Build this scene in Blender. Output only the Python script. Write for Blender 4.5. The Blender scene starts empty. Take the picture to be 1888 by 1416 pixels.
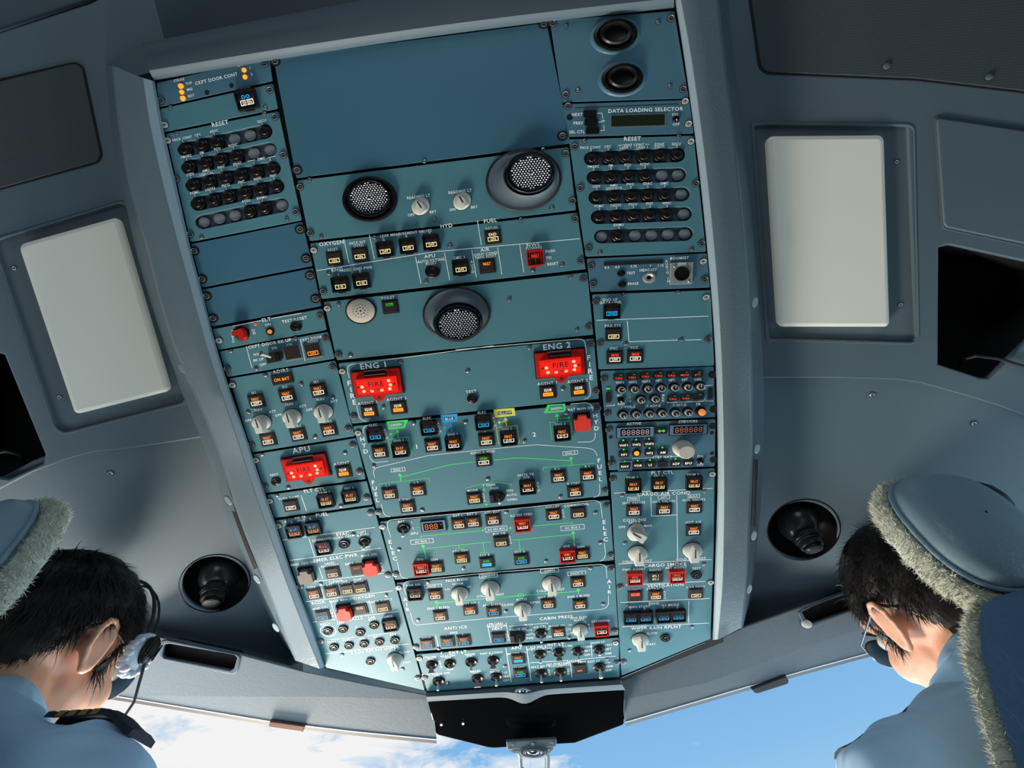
import bpy, bmesh, math, random
import numpy as np
from mathutils import Vector, Matrix
random.seed(7)
SC = bpy.context.scene
COL = SC.collection
# ------------------------------------------------------------------ camera, sky, lights, exposure
W, H, F = 1888.0, 1416.0, 840.0
# world up seen by the camera (x right, y up, z forward), then aircraft right and forward
_up = Vector((-0.105, 0.575, 0.811)).normalized()
_fwd_hint = Vector((0.147, -0.964, 0.222))
_rt = Vector((0.985, 0.165, 0.0))
_rt = (_rt - _up * _rt.dot(_up)).normalized()
_fw = Vector((_rt.y*_up.z-_rt.z*_up.y, _rt.z*_up.x-_rt.x*_up.z, _rt.x*_up.y-_rt.y*_up.x))
if _fw.dot(_fwd_hint) < 0: _fw = -_fw
# camera axes in world coordinates
CX = Vector((_rt.x, _fw.x, _up.x)); CY = Vector((_rt.y, _fw.y, _up.y)); CF = Vector((_rt.z, _fw.z, _up.z))
CAM = Vector((0.0, 0.0, 0.95))
cam_d = bpy.data.cameras.new('camera'); cam = bpy.data.objects.new('camera', cam_d); COL.objects.link(cam)
cam_d.sensor_width = 36.0; cam_d.lens = 36.0 * F / W; cam_d.clip_start = 0.02; cam_d.clip_end = 500
_m = Matrix(((CX.x, CY.x, -CF.x), (CX.y, CY.y, -CF.y), (CX.z, CY.z, -CF.z)))
cam.matrix_world = Matrix.Translation(CAM) @ _m.to_4x4()
SC.camera = cam
SC.view_settings.view_transform = 'Standard'; SC.view_settings.look = 'None'
SC.view_settings.gamma = 1.0; SC.view_settings.use_curve_mapping = False
SC.view_settings.exposure = 0.0

def ray(px, py):
    return CX * ((px - W/2)/F) + CY * (-(py - H/2)/F) + CF
def at(px, py, z):
    return CAM + ray(px, py) * z

def build_world():
    w = bpy.data.worlds.new('sky'); SC.world = w; w.use_nodes = True
    nt = w.node_tree; N = nt.nodes; L = nt.links; N.clear()
    out = N.new('ShaderNodeOutputWorld'); bg = N.new('ShaderNodeBackground'); L.new(bg.outputs[0], out.inputs[0])
    tc = N.new('ShaderNodeTexCoord'); sep = N.new('ShaderNodeSeparateXYZ'); L.new(tc.outputs['Generated'], sep.inputs[0])
    rp = N.new('ShaderNodeValToRGB'); L.new(sep.outputs[2], rp.inputs[0])
    e = rp.color_ramp.elements
    e[0].position = 0.0; e[0].color = (0.55, 0.78, 0.95, 1)
    e[1].position = 0.9; e[1].color = (0.07, 0.24, 0.60, 1)
    a = e.new(0.22); a.color = (0.27, 0.57, 0.92, 1)
    b = e.new(0.42); b.color = (0.16, 0.43, 0.84, 1)
    # cloudlike noise standing in for white glass reflections, denser to the captain's side
    mp = N.new('ShaderNodeMapping'); L.new(tc.outputs['Generated'], mp.inputs[0]); mp.inputs['Scale'].default_value = (3.2, 1.4, 9.0)
    mp.inputs['Rotation'].default_value = (0.3, 0.2, 0.5)
    nz = N.new('ShaderNodeTexNoise'); L.new(mp.outputs[0], nz.inputs['Vector']); nz.inputs['Scale'].default_value = 2.2
    nz.inputs['Detail'].default_value = 6; nz.inputs['Roughness'].default_value = 0.62; nz.inputs['Distortion'].default_value = 0.5
    sx = N.new('ShaderNodeMath'); sx.operation = 'MULTIPLY_ADD'; L.new(sep.outputs[0], sx.inputs[0]); sx.inputs[1].default_value = -0.50; L.new(nz.outputs[0], sx.inputs[2])
    cr = N.new('ShaderNodeValToRGB'); L.new(sx.outputs[0], cr.inputs[0])
    cr.color_ramp.elements[0].position = 0.52; cr.color_ramp.elements[0].color = (0, 0, 0, 1)
    cr.color_ramp.elements[1].position = 0.70; cr.color_ramp.elements[1].color = (1, 1, 1, 1)
    mx = N.new('ShaderNodeMix'); mx.data_type = 'RGBA'; L.new(cr.outputs[0], mx.inputs[0]); L.new(rp.outputs[0], mx.inputs[6]); mx.inputs[7].default_value = (1.0, 1.0, 1.0, 1)
    L.new(mx.outputs[2], bg.inputs[0]); bg.inputs[1].default_value = 0.9
build_world()

def area(name, loc, target, sx, sy, power, color):
    d = bpy.data.lights.new(name, 'AREA'); d.shape = 'RECTANGLE'; d.size = sx; d.size_y = sy; d.energy = power; d.color = color
    o = bpy.data.objects.new(name, d); COL.objects.link(o); o.location = loc
    o.rotation_euler = (Vector(target) - Vector(loc)).to_track_quat('-Z', 'Y').to_euler(); return o
# daylight through the captain's and first officer's side windows and up from the bright glareshield below the windscreen
area('side_window_daylight_left', (-1.10, 0.66, 0.76), (-0.10, 0.50, 1.42), 0.60, 0.42, 5.0, (0.88, 0.96, 1.0))
area('side_window_daylight_right', (1.10, 0.66, 0.80), (0.1, 0.5, 1.42), 0.50, 0.40, 2.3, (0.60, 0.86, 1.0))
area('windscreen_daylight_left', (-0.80, 1.36, 0.66), (-0.56, 0.66, 1.42), 0.55, 0.34, 46.0, (1.0, 0.88, 0.74))
area('windscreen_daylight', (0.25, 1.34, 0.78), (0.0, 0.45, 1.35), 1.1, 0.36, 9.0, (0.72, 0.90, 1.0))
area('added_rear_fill', (0.0, -1.30, 1.30), (0.0, 0.4, 1.25), 0.8, 0.9, 4.8, (0.80, 0.93, 1.0))  # unseen fill added behind the camera to lift the headrest backs

# ------------------------------------------------------------------ materials
def lin(c):
    return tuple(((v/255)/12.92 if v/255 <= 0.04045 else ((v/255+0.055)/1.055)**2.4) for v in c) + (1.0,)
MATS = {}
def mat(name, color, rough=0.5, metal=0.0, emit=None, es=1.0, bump=None, var=0.0, varscale=60.0, spec=0.5, alpha=1.0, trans=0.0, coat=0.0):
    if name in MATS: return MATS[name]
    m = bpy.data.materials.new(name); m.use_nodes = True; nt = m.node_tree; N = nt.nodes; L = nt.links
    b = N['Principled BSDF']
    b.inputs['Base Color'].default_value = color; b.inputs['Roughness'].default_value = rough; b.inputs['Metallic'].default_value = metal
    b.inputs['Specular IOR Level'].default_value = spec; b.inputs['Alpha'].default_value = alpha
    b.inputs['Transmission Weight'].default_value = trans; b.inputs['Coat Weight'].default_value = coat
    if emit: b.inputs['Emission Color'].default_value = emit; b.inputs['Emission Strength'].default_value = es
    tc = N.new('ShaderNodeTexCoord')
    if var > 0:
        nz = N.new('ShaderNodeTexNoise'); nz.inputs['Scale'].default_value = varscale; nz.inputs['Detail'].default_value = 4
        L.new(tc.outputs['Object'], nz.inputs['Vector'])
        mx = N.new('ShaderNodeMix'); mx.data_type = 'RGBA'; mx.inputs[6].default_value = tuple(v*(1-var) for v in color[:3])+(1,)
        mx.inputs[7].default_value = tuple(min(1, v*(1+var)) for v in color[:3])+(1,)
        L.new(nz.outputs[0], mx.inputs[0]); L.new(mx.outputs[2], b.inputs['Base Color'])
    if bump:
        kind, sc, st = bump
        if kind == 'leather':
            v = N.new('ShaderNodeTexNoise'); v.inputs['Scale'].default_value = sc; v.inputs['Detail'].default_value = 5; v.inputs['Distortion'].default_value = 1.5
            h = v.outputs[0]
        elif kind == 'fold':
            v = N.new('ShaderNodeTexNoise'); v.inputs['Scale'].default_value = sc; v.inputs['Detail'].default_value = 2; v.inputs['Distortion'].default_value = 0.8; h = v.outputs[0]
        elif kind == 'crack':
            v = N.new('ShaderNodeTexVoronoi'); v.feature = 'DISTANCE_TO_EDGE'; v.inputs['Scale'].default_value = sc
            nz = N.new('ShaderNodeTexNoise'); nz.inputs['Scale'].default_value = sc*0.7; nz.inputs['Detail'].default_value = 3
            L.new(tc.outputs['Object'], nz.inputs['Vector'])
            ad = N.new('ShaderNodeVectorMath'); ad.operation = 'MULTIPLY_ADD'; L.new(nz.outputs[1], ad.inputs[0]); ad.inputs[1].default_value = (0.02,0.02,0.02); L.new(tc.outputs['Object'], ad.inputs[2])
            L.new(ad.outputs[0], v.inputs['Vector'])
            cl = N.new('ShaderNodeMath'); cl.operation = 'MINIMUM'; L.new(v.outputs[0], cl.inputs[0]); cl.inputs[1].default_value = 0.08; h = cl.outputs[0]
            st = st*4
        elif kind == 'mesh':
            v = N.new('ShaderNodeTexVoronoi'); v.inputs['Scale'].default_value = sc; v.inputs['Randomness'].default_value = 0.0; h = v.outputs[0]
            mx2 = N.new('ShaderNodeValToRGB'); L.new(h, mx2.inputs[0]); mx2.color_ramp.elements[0].position = 0.25; mx2.color_ramp.elements[1].position = 0.45
            mx2.color_ramp.elements[0].color = tuple(v_*0.15 for v_ in color[:3])+(1,); mx2.color_ramp.elements[1].color = color
            L.new(mx2.outputs[0], b.inputs['Base Color'])
        if kind != 'crack':
            L.new(tc.outputs['Object'], v.inputs['Vector'])
        bp = N.new('ShaderNodeBump'); bp.inputs['Strength'].default_value = min(1, st); bp.inputs['Distance'].default_value = {'crack': 0.0016, 'fold': 0.03}.get(kind, 0.001)
        L.new(h, bp.inputs['Height']); L.new(bp.outputs[0], b.inputs['Normal'])
    MATS[name] = m; return m
M = {}
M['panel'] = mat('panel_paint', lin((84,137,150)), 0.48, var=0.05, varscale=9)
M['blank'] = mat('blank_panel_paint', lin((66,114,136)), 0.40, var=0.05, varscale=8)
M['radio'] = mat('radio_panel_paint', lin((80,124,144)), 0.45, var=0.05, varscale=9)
M['dark'] = mat('console_black', lin((22,26,30)), 0.6)
M['gap'] = mat('gap_black', lin((12,16,20)), 0.8)
M['btn'] = mat('button_black', lin((38,36,36)), 0.42)
M['btnface'] = mat('button_face', lin((50,44,42)), 0.35)
M['guard'] = mat('guard_smoke', lin((30,30,32)), 0.25)
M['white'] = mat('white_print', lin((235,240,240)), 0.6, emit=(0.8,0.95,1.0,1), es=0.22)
M['green'] = mat('green_print', lin((70,228,116)), 0.6, emit=lin((70,228,116)), es=0.12)  # faint glow added to green, blue and yellow lines, otherwise too dim
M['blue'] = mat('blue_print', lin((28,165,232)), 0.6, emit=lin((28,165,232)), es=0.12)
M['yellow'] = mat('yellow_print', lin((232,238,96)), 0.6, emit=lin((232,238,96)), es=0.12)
M['pink'] = mat('orange_print', lin((235,190,170)), 0.6)
M['knob'] = mat('knob_grey', lin((205,208,200)), 0.5)
M['knobline'] = mat('knob_line', lin((40,44,46)), 0.5)
M['screw'] = mat('screw_metal', lin((168,178,182)), 0.38, 0.75)
M['screwb'] = mat('screw_bright', lin((235,232,222)), 0.35, 0.3)
M['black'] = mat('gloss_black', lin((20,20,21)), 0.36, spec=0.35)
M['blackplug'] = mat('plug_black', lin((26,22,21)), 0.3)
M['plug'] = mat('plug_grey', lin((150,158,165)), 0.35, 0.2)
M['redguard'] = mat('guard_red', lin((205,30,22)), 0.35)
M['redcover'] = mat('cover_red', lin((235,62,46)), 0.45, emit=lin((235,62,46)), es=0.06)
M['brown'] = mat('cover_brown', lin((120,112,104)), 0.5)
M['eamber'] = mat('lit_amber', lin((20,8,0)), 0.5, emit=(1.0,0.24,0.01,1), es=2.0)
M['ewhite'] = mat('lit_white', lin((20,20,20)), 0.5, emit=(1.0,0.88,0.70,1), es=1.5)
M['eyellow'] = mat('lit_warm_white', lin((20,20,10)), 0.5, emit=(1.0,0.80,0.40,1), es=1.4)
M['egreen'] = mat('lit_green', lin((0,20,0)), 0.5, emit=(0.08,0.95,0.06,1), es=0.9)
M['ecyan'] = mat('lit_cyan', lin((0,10,20)), 0.5, emit=(0.01,0.46,0.90,1), es=1.4)
M['ered'] = mat('lit_red', lin((20,0,0)), 0.5, emit=(1.0,0.06,0.02,1), es=1.5)
M['efire'] = mat('lit_fire_lens', lin((180,10,8)), 0.3, emit=(1.0,0.02,0.012,1), es=0.85)
M['espot'] = mat('lit_fire_bulb', lin((255,120,90)), 0.3, emit=(1.0,0.34,0.18,1), es=1.7)
M['ink'] = mat('dark_ink', lin((60,6,6)), 0.6)
M['chrome'] = mat('chrome', lin((225,225,228)), 0.16, 1.0)
M['lens'] = mat('lamp_lens', lin((235,235,240)), 0.12, 0.9)
M['lensd'] = mat('lamp_lens_back', lin((26,26,30)), 0.4, 0.3)
M['cream'] = mat('cream_plastic', lin((200,198,184)), 0.55)
M['silver'] = mat('silver_plate', lin((176,178,170)), 0.4, 0.35)
M['lcd'] = mat('lcd_green', lin((34,46,30)), 0.2)
M['window'] = mat('display_window', lin((24,20,24)), 0.15)
M['frameblue'] = mat('display_frame', lin((104,142,172)), 0.4)
M['digit'] = mat('display_digit', lin((190,120,100)), 0.5, emit=lin((235,150,130)), es=0.35)
M['digita'] = mat('display_digit_amber', lin((150,80,40)), 0.5, emit=lin((250,140,60)), es=0.75)
M['digitw'] = mat('display_digit_pale', lin((150,140,140)), 0.5, emit=lin((225,190,200)), es=0.55)
M['liner'] = mat('liner_vinyl', lin((88,107,117)), 0.5, bump=('leather', 900, 0.25), var=0.04, varscale=4)
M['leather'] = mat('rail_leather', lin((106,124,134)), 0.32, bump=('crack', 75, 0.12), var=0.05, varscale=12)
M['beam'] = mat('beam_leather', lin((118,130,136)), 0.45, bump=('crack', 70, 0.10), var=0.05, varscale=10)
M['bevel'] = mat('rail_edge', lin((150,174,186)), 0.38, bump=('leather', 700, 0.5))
M['frame'] = mat('lamp_frame', lin((92,108,116)), 0.4)
M['diff'] = mat('dome_diffuser', lin((215,216,206)), 0.35, emit=lin((215,222,208)), es=0.13)
M['grille'] = mat('speaker_cloth', lin((62,72,76)), 0.7, bump=('mesh', 330, 0.6))
M['pocket'] = mat('pocket_black', lin((12,13,16)), 0.7)
M['capblue'] = mat('rail_cap', lin((128,152,160)), 0.5)

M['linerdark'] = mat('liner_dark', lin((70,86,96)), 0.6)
M['grillescrew'] = mat('grille_screw', lin((90,108,116)), 0.4)
M['cord'] = mat('cord_black', lin((36,36,38)), 0.5)
M['seal'] = mat('window_seal', lin((30,32,36)), 0.5)
M['bead'] = mat('window_bead', lin((150,160,165)), 0.4)
M['rust'] = mat('clip_brown', lin((86,44,34)), 0.35)
M['piano'] = mat('gloss_panel', lin((7,8,10)), 0.07, spec=0.2)
M['floor'] = mat('floor_grey', lin((70,78,86)), 0.8)
_g = mat('glass', (1,1,1,1), 0.02); M['glass'] = _g
_n = _g.node_tree; _t = _n.nodes.new('ShaderNodeBsdfTransparent'); _gl = _n.nodes.new('ShaderNodeBsdfGlossy'); _gl.inputs['Roughness'].default_value = 0.02
_mx = _n.nodes.new('ShaderNodeMixShader'); _fr = _n.nodes.new('ShaderNodeFresnel'); _fr.inputs[0].default_value = 1.03
_n.links.new(_fr.outputs[0], _mx.inputs[0]); _n.links.new(_t.outputs[0], _mx.inputs[1]); _n.links.new(_gl.outputs[0], _mx.inputs[2])
_n.links.new(_mx.outputs[0], [n for n in _n.nodes if n.type == 'OUTPUT_MATERIAL'][0].inputs[0])

# ------------------------------------------------------------------ surfaces
class Surf:
    def __init__(s, a, b, c):
        p = [at(*a), at(*b), at(*c)]
        s.o = p[0]; n = (p[1]-p[0]).cross(p[2]-p[0]).normalized()
        if n.dot(CAM - s.o) < 0: n = -n
        s.n = n; s.ex = (CX - n*CX.dot(n)).normalized(); s.ey = n.cross(s.ex)
    def P(s, px, py, off=0.0):
        r = ray(px, py); t = (s.o + s.n*off - CAM).dot(s.n) / r.dot(s.n); return CAM + r*t
    def q(s, px, py, off=0.0):
        v = s.P(px, py, off) - s.o; return (v.dot(s.ex), v.dot(s.ey))
    def world(s): return Matrix(((s.ex.x, s.ey.x, s.n.x, s.o.x), (s.ex.y, s.ey.y, s.n.y, s.o.y), (s.ex.z, s.ey.z, s.n.z, s.o.z), (0,0,0,1)))
    def ppm(s, px, py):   # metres per picture pixel there
        return (s.P(px, py)-CAM).dot(CF)/F
def pz(px, py, k=1.0):
    x = (px-W/2)/F; t = (py-H/2)/F
    return 0.60*k/(0.93 - 0.2*(t+0.1*x) + 0.04*x)
def psurf(k=1.0): return Surf((944,708,pz(944,708,k)), (500,300,pz(500,300,k)), (1300,300,pz(1300,300,k)))
PP = psurf()

# ------------------------------------------------------------------ mesh builder
def text_geo(s, bold=True, _c={}):
    key = (s, bold)
    if key in _c: return _c[key]
    if '_cap' not in _c:
        _c['_cap'] = 1.0; v, f, w = text_geo('H'); del _c[('H', True)]; ys = [p[1] for p in v]; _c['_cap'] = max(ys)-min(ys)
    cu = bpy.data.curves.new('t', 'FONT'); cu.body = s; cu.align_x = 'LEFT'; cu.resolution_u = 2; cu.space_character = 1.12; cu.offset = 0.014 if bold else 0.004
    o = bpy.data.objects.new('t', cu); COL.objects.link(o)
    me = o.to_mesh()
    v = [(p.co.x, p.co.y) for p in me.vertices]; f = [tuple(p.vertices) for p in me.polygons]
    o.to_mesh_clear(); bpy.data.objects.remove(o); bpy.data.curves.remove(cu)
    if v:
        x0 = min(p[0] for p in v); x1 = max(p[0] for p in v); c = _c['_cap']
        v = [((p[0]-(x0+x1)/2)/c, p[1]/c-0.5) for p in v]; wd = (x1-x0)/c
    else: wd = 0
    _c[key] = (v, f, wd); return _c[key]

class MB:
    def __init__(s): s.v = []; s.f = []; s.m = []; s.mats = []
    def mi(s, m):
        m = M[m] if isinstance(m, str) else m
        if m not in s.mats: s.mats.append(m)
        return s.mats.index(m)
    def add(s, vs, fs, m):
        b = len(s.v); k = s.mi(m); s.v += [tuple(x) for x in vs]
        for f in fs: s.f.append(tuple(i+b for i in f)); s.m.append(k)
    def box(s, cx, cy, cz, sx, sy, sz, m, tx=1.0, ty=None):
        ty = tx if ty is None else ty
        a, b, c = sx/2, sy/2, sz/2
        v = [(cx-a,cy-b,cz-c),(cx+a,cy-b,cz-c),(cx+a,cy+b,cz-c),(cx-a,cy+b,cz-c),(cx-a*tx,cy-b*ty,cz+c),(cx+a*tx,cy-b*ty,cz+c),(cx+a*tx,cy+b*ty,cz+c),(cx-a*tx,cy+b*ty,cz+c)]
        s.add(v, [(3,2,1,0),(4,5,6,7),(0,1,5,4),(1,2,6,5),(2,3,7,6),(3,0,4,7)], m)
    def lathe(s, prof, m, cx=0, cy=0, n=24, sy=1.0, cap=True, shift=None):
        vs = []; fs = []
        for i, (r, z) in enumerate(prof):
            dx, dy = (shift[i] if shift else (0, 0))
            for k in range(n):
                a = 2*math.pi*k/n; vs.append((cx+dx+r*math.cos(a), cy+dy+r*math.sin(a)*sy, z))
        for i in range(len(prof)-1):
            for k in range(n):
                fs.append((i*n+k, i*n+(k+1)%n, (i+1)*n+(k+1)%n, (i+1)*n+k))
        if cap: fs.append(tuple((len(prof)-1)*n+k for k in range(n)))
        s.add(vs, fs, m)
    def prism(s, poly, z0, z1, m, inset=0.0, sides=True, bottom=False):
        n = len(poly); cx = sum(p[0] for p in poly)/n; cy = sum(p[1] for p in poly)/n
        ar = sum(poly[i][0]*poly[(i+1)%n][1]-poly[(i+1)%n][0]*poly[i][1] for i in range(n))
        if ar < 0: poly = poly[::-1]
        def sh(p):
            d = math.hypot(p[0]-cx, p[1]-cy) or 1; k = max(0, 1-inset/d); return (cx+(p[0]-cx)*k, cy+(p[1]-cy)*k, z1)
        vs = [(p[0], p[1], z0) for p in poly] + [sh(p) for p in poly]
        fs = [tuple(range(n, 2*n))]
        if bottom: fs.append(tuple(range(n-1, -1, -1)))
        if sides: fs += [(i, (i+1)%n, n+(i+1)%n, n+i) for i in range(n)]
        s.add(vs, fs, m)
    def strip(s, pts, w, z, m, closed=False):
        n = len(pts); L = []; 
        for i in range(n):
            p = Vector(pts[i][:2])
            a = Vector(pts[i-1][:2]) if (i > 0 or closed) else None
            b = Vector(pts[(i+1) % n][:2]) if (i < n-1 or closed) else None
            d1 = (p-a).normalized() if a is not None else None; d2 = (b-p).normalized() if b is not None else None
            if d1 is None: d1 = d2
            if d2 is None: d2 = d1
            n1 = Vector((-d1.y, d1.x)); n2 = Vector((-d2.y, d2.x)); nn = n1+n2
            if nn.length < 1e-6: nn = n1
            nn.normalize(); k = min(2.0, 1/max(0.3, nn.dot(n1)))
            L.append((p+nn*w/2*k, p-nn*w/2*k))
        vs = []; 
        for a, b in L: vs += [(a.x, a.y, z), (b.x, b.y, z)]
        fs = [(2*i+1, 2*i+3, 2*i+2, 2*i) for i in range(n-1)]
        if closed: fs.append((2*n-1, 1, 0, 2*n-2))
        s.add(vs, fs, m)
    def text(s, t, cx, cy, h, z, m, xs=1.0, maxw=None, ang=0.0):
        v, f, wd = text_geo(t, m in ('white', 'ink', M['white']))
        if maxw and wd*h*xs > maxw: xs = maxw/(wd*h)
        ca, sa = math.cos(ang), math.sin(ang)
        s.add([(cx+(x*h*xs)*ca-(y*h)*sa, cy+(x*h*xs)*sa+(y*h)*ca, z) for x, y in v], f, m)
    def tube(s, pts, r, m, n=10, cap=True):
        pts = [Vector(p) for p in pts]; rr = r if isinstance(r, (list, tuple)) else [r]*len(pts)
        vs = []; fs = []; up = None
        for i, p in enumerate(pts):
            d = (pts[min(i+1, len(pts)-1)] - pts[max(i-1, 0)]).normalized()
            if up is None: up = Vector((0,0,1)) if abs(d.z) < 0.9 else Vector((1,0,0))
            a = d.cross(up).normalized(); b = a.cross(d).normalized(); up = b
            for k in range(n):
                t = 2*math.pi*k/n; vs.append(p + (a*math.cos(t)+b*math.sin(t))*rr[i])
        for i in range(len(pts)-1):
            for k in range(n): fs.append((i*n+k, i*n+(k+1)%n, (i+1)*n+(k+1)%n, (i+1)*n+k))
        if cap: fs += [tuple(range(n-1,-1,-1)), tuple((len(pts)-1)*n+k for k in range(n))]
        s.add(vs, fs, m)
    def grid(s, rows, m, flip=False):
        n = len(rows[0]); vs = [p for r in rows for p in r]; fs = []
        for i in range(len(rows)-1):
            for k in range(n-1):
                f = (i*n+k, i*n+k+1, (i+1)*n+k+1, (i+1)*n+k); fs.append(f[::-1] if flip else f)
        s.add(vs, fs, m)
    def mesh(s, name, smooth=True, angle=38):
        me = bpy.data.meshes.new(name); me.from_pydata(s.v, [], s.f)
        for m in s.mats: me.materials.append(m)
        me.polygons.foreach_set('material_index', s.m)
        if smooth: fix_smooth(me, angle)
        me.update(); return me
def fix_smooth(me, angle=38):
    bm = bmesh.new(); bm.from_mesh(me)
    for f in bm.faces: f.smooth = True
    for e in bm.edges:
        e.smooth = not (len(e.link_faces) == 2 and e.calc_face_angle(0) > math.radians(angle))
    bm.to_mesh(me); bm.free()
def link(name, me, parent=None, mw=None, pw=None):
    o = bpy.data.objects.new(name, me); COL.objects.link(o)
    if parent is not None: o.parent = parent
    if mw is not None: o.matrix_local = (pw.inverted() @ mw) if pw is not None else mw
    return o
def tag(o, label, cat=None, group=None, kind=None):
    if label: o['label'] = label
    if cat: o['category'] = cat
    if group: o['group'] = group
    if kind: o['kind'] = kind
    return o
def round_poly(pts, r, seg=5):
    out = []; n = len(pts)
    for i in range(n):
        p = Vector(pts[i]); a = Vector(pts[i-1]); b = Vector(pts[(i+1)%n])
        rr = min(r, (a-p).length*0.45, (b-p).length*0.45)
        s = p + (a-p).normalized()*rr; e = p + (b-p).normalized()*rr
        for k in range(seg+1):
            t = k/seg; q = s*(1-t)**2 + p*2*t*(1-t) + e*t*t; out.append((q.x, q.y))
    return out
def filled(outline, holes, half, bevel=0.0, res=1):
    """2D outline with holes -> mesh data (thickness 2*half around z=0)."""
    cu = bpy.data.curves.new('c', 'CURVE'); cu.dimensions = '2D'; cu.fill_mode = 'BOTH'; cu.extrude = max(0, half-bevel); cu.bevel_depth = bevel; cu.bevel_resolution = res; cu.offset = -bevel
    for poly in [outline]+list(holes):
        sp = cu.splines.new('POLY'); sp.points.add(len(poly)-1); sp.use_cyclic_u = True
        for i, p in enumerate(poly): sp.points[i].co = (p[0], p[1], 0, 1)
    o = bpy.data.objects.new('c', cu); COL.objects.link(o); dg = bpy.context.evaluated_depsgraph_get()
    me = bpy.data.meshes.new_from_object(o.evaluated_get(dg)); bpy.data.objects.remove(o); bpy.data.curves.remove(cu)
    return me
TILES = dict(a=(260,90,320),b=(300,300,320),c=(360,540,320),d=(420,740,320),e=(480,940,320),f=(540,1080,320),
 g=(1000,0,340),h=(1030,240,320),i=(1050,460,320),j=(1060,660,320),k=(1060,860,320),l=(1080,1040,320),
 m=(540,260,320),n=(800,260,320),o=(580,440,320),p=(820,440,320),q=(610,630,300),r=(840,610,300),
 s=(640,740,260),t=(860,740,260),u=(680,890,260),v=(880,890,260),w=(720,1040,260),x=(900,1030,260),y=(740,1140,260),z=(920,1140,260))
# name | label | paint | TL TR BR BL | (extra outline) ; then control lines
MODULES = []
def module(name, label, paint, quad, data, outline=None): MODULES.append((name, label, paint, quad, data, outline))
module('door_lock_panel', 'narrow teal panel at the top left with five lit amber strike and channel lamps', 'radio', [(288,153),(496,106),(502,149),(294,197)], '''
@a
T 820 325 5.0 CKPT_DOOR_CONT
T 415 340 4 STRIKE
T 522 375 3.8 TOP
T 532 440 3.8 MID
T 548 510 3.8 BOT
T 1100 170 4.2 CHAN
T 1187 207 4.2 1
T 1205 275 4.2 2
D 435 407 eamber 5
D 445 472 eamber 4.5
D 457 540 eamber 5
D 1122 232 eamber 4.5
D 1132 307 eamber 4.5
H 718 475 4.5
H 985 400 4.5
F 222 565 d
F 1345 165 d
''')
module('door_code_panel', 'narrow teal panel with one black button glowing blue and white, above the left reset panel', 'panel', [(295,201),(503,154),(512,200),(303,243)], '''
@a
T 1140 435 3.6 DOOR
B 1165 565 cDO #wOPEN G W36
s 318 640
s 1350 640
F 1405 447
F 262 830 b
''')
module('reset_button_panel', 'left column reset panel with five slots of black and blanked grey buttons', 'panel', [(306,247),(513,205),(556,406),(351,446)], '''
@a
T 862 812 6.5 RESET
T 450 975 4 PACK_CONT
T 455 1005 4 1
T 620 935 4 CPC
T 622 962 4 1
T 795 895 4 AEVC
T 797 922 4 1
T 1315 785 4 SDCU
T 1317 812 4 1
T 495 1170 4 FMGEC
T 497 1203 4 1
T 663 1132 4 FM
T 665 1160 4 1
T 832 1090 4 FCU
T 835 1120 4 1
T 1003 1050 4 FCDC
T 1006 1082 4 1
T 875 1288 4 FWC
T 877 1318 4 1
T 1050 1250 4 SDAC
T 1050 1280 4 1
T 1310 1195 4 DMC
T 1230 1243 4 1
T 1405 1207 4 3
L white .8 1155 1225 1240 1208
L white .8 1380 1182 1465 1168
R 475 1095 655 1050 825 1015 1000 975e 1170 935e 1345 897
R 515 1290 695 1240 865 1200 1035 1165 1212 1130e 1390 1095e
s 390 920
F 295 1000 b
s 1340 708
F 1460 740
F 1550 1155
@b
T 302 127 4 CIDS
T 305 157 4 1
T 470 85 4 AMU
T 480 120 4 1/SELCAL
T 350 325 4 FCMC
T 352 357 4 1
T 517 287 4 LGCIU
T 519 317 4 1
T 687 247 4 PSCU
T 689 278 4 1
T 858 210 4 PHC
T 860 240 4 1
T 1033 175 4 WHC
T 1035 205 4 1
T 1205 140 4 PHC
T 1212 172 4 3
T 905 415 4 ATSU
T 908 445 4 1
T 1077 380 4 EIVMU
T 1085 410 4 1
R 325 245 505 205 680 165 850 130 1020 95 1200 60
R 380 445 550 405 718 365 890 325 1060 290 1240 255
R 430 645e 600 605e 770 570e 935 530 1105 495 1285 460e
F 150 175
F 300 780
s 425 812
F 1450 535
s 1352 615
''')
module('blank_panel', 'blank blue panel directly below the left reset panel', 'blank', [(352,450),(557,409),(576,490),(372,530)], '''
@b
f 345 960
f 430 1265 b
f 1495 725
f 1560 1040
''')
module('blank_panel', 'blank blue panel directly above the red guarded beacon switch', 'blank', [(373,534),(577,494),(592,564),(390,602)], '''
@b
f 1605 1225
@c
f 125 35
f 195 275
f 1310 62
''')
module('beacon_switch_panel', 'small panel with a red guarded switch and one round amber light', 'panel', [(392,607),(594,569),(602,608),(403,645)], '''
@c
T 775 290 6 ELT
L white 1 410 362 718 300
L white 1 825 278 1155 220
T 790 345 4.6 ON
T 1080 290 5 TEST/RESET
D 818 420 digita 6 R
O 1100 367 11
Y 510 440
V 400 415 415 528 3.6 ARMED
V 632 407 641 437 4.2 ON
D 655 345 ered 2.5
F 262 520 b
F 1360 250
''')
module('door_backup_panel', 'small panel with a silver toggle beside a black square and an amber lit button', 'panel', [(405,648),(604,612),(617,661),(419,695)], '''
@c
T 810 550 5.1 CKPT_DOOR_BK_UP
T 860 600 4 SYS
T 695 662 4.4 NORM
T 690 725 4.4 BK_UP
T 738 778 4.4 OFF
T 1030 567 4.4 CTL
T 1260 495 4.4 CKPT_DOOR
T 1275 525 4.4 VIDEO
L white 1 555 580 618 815
L white 1 1142 505 1195 742
X 870 700 11 bigup
B 1060 650 - - P
B 1285 630 - #aOFF P
s 387 632
F 350 825
s 663 825
s 1090 497
F 1418 500
''')
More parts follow.
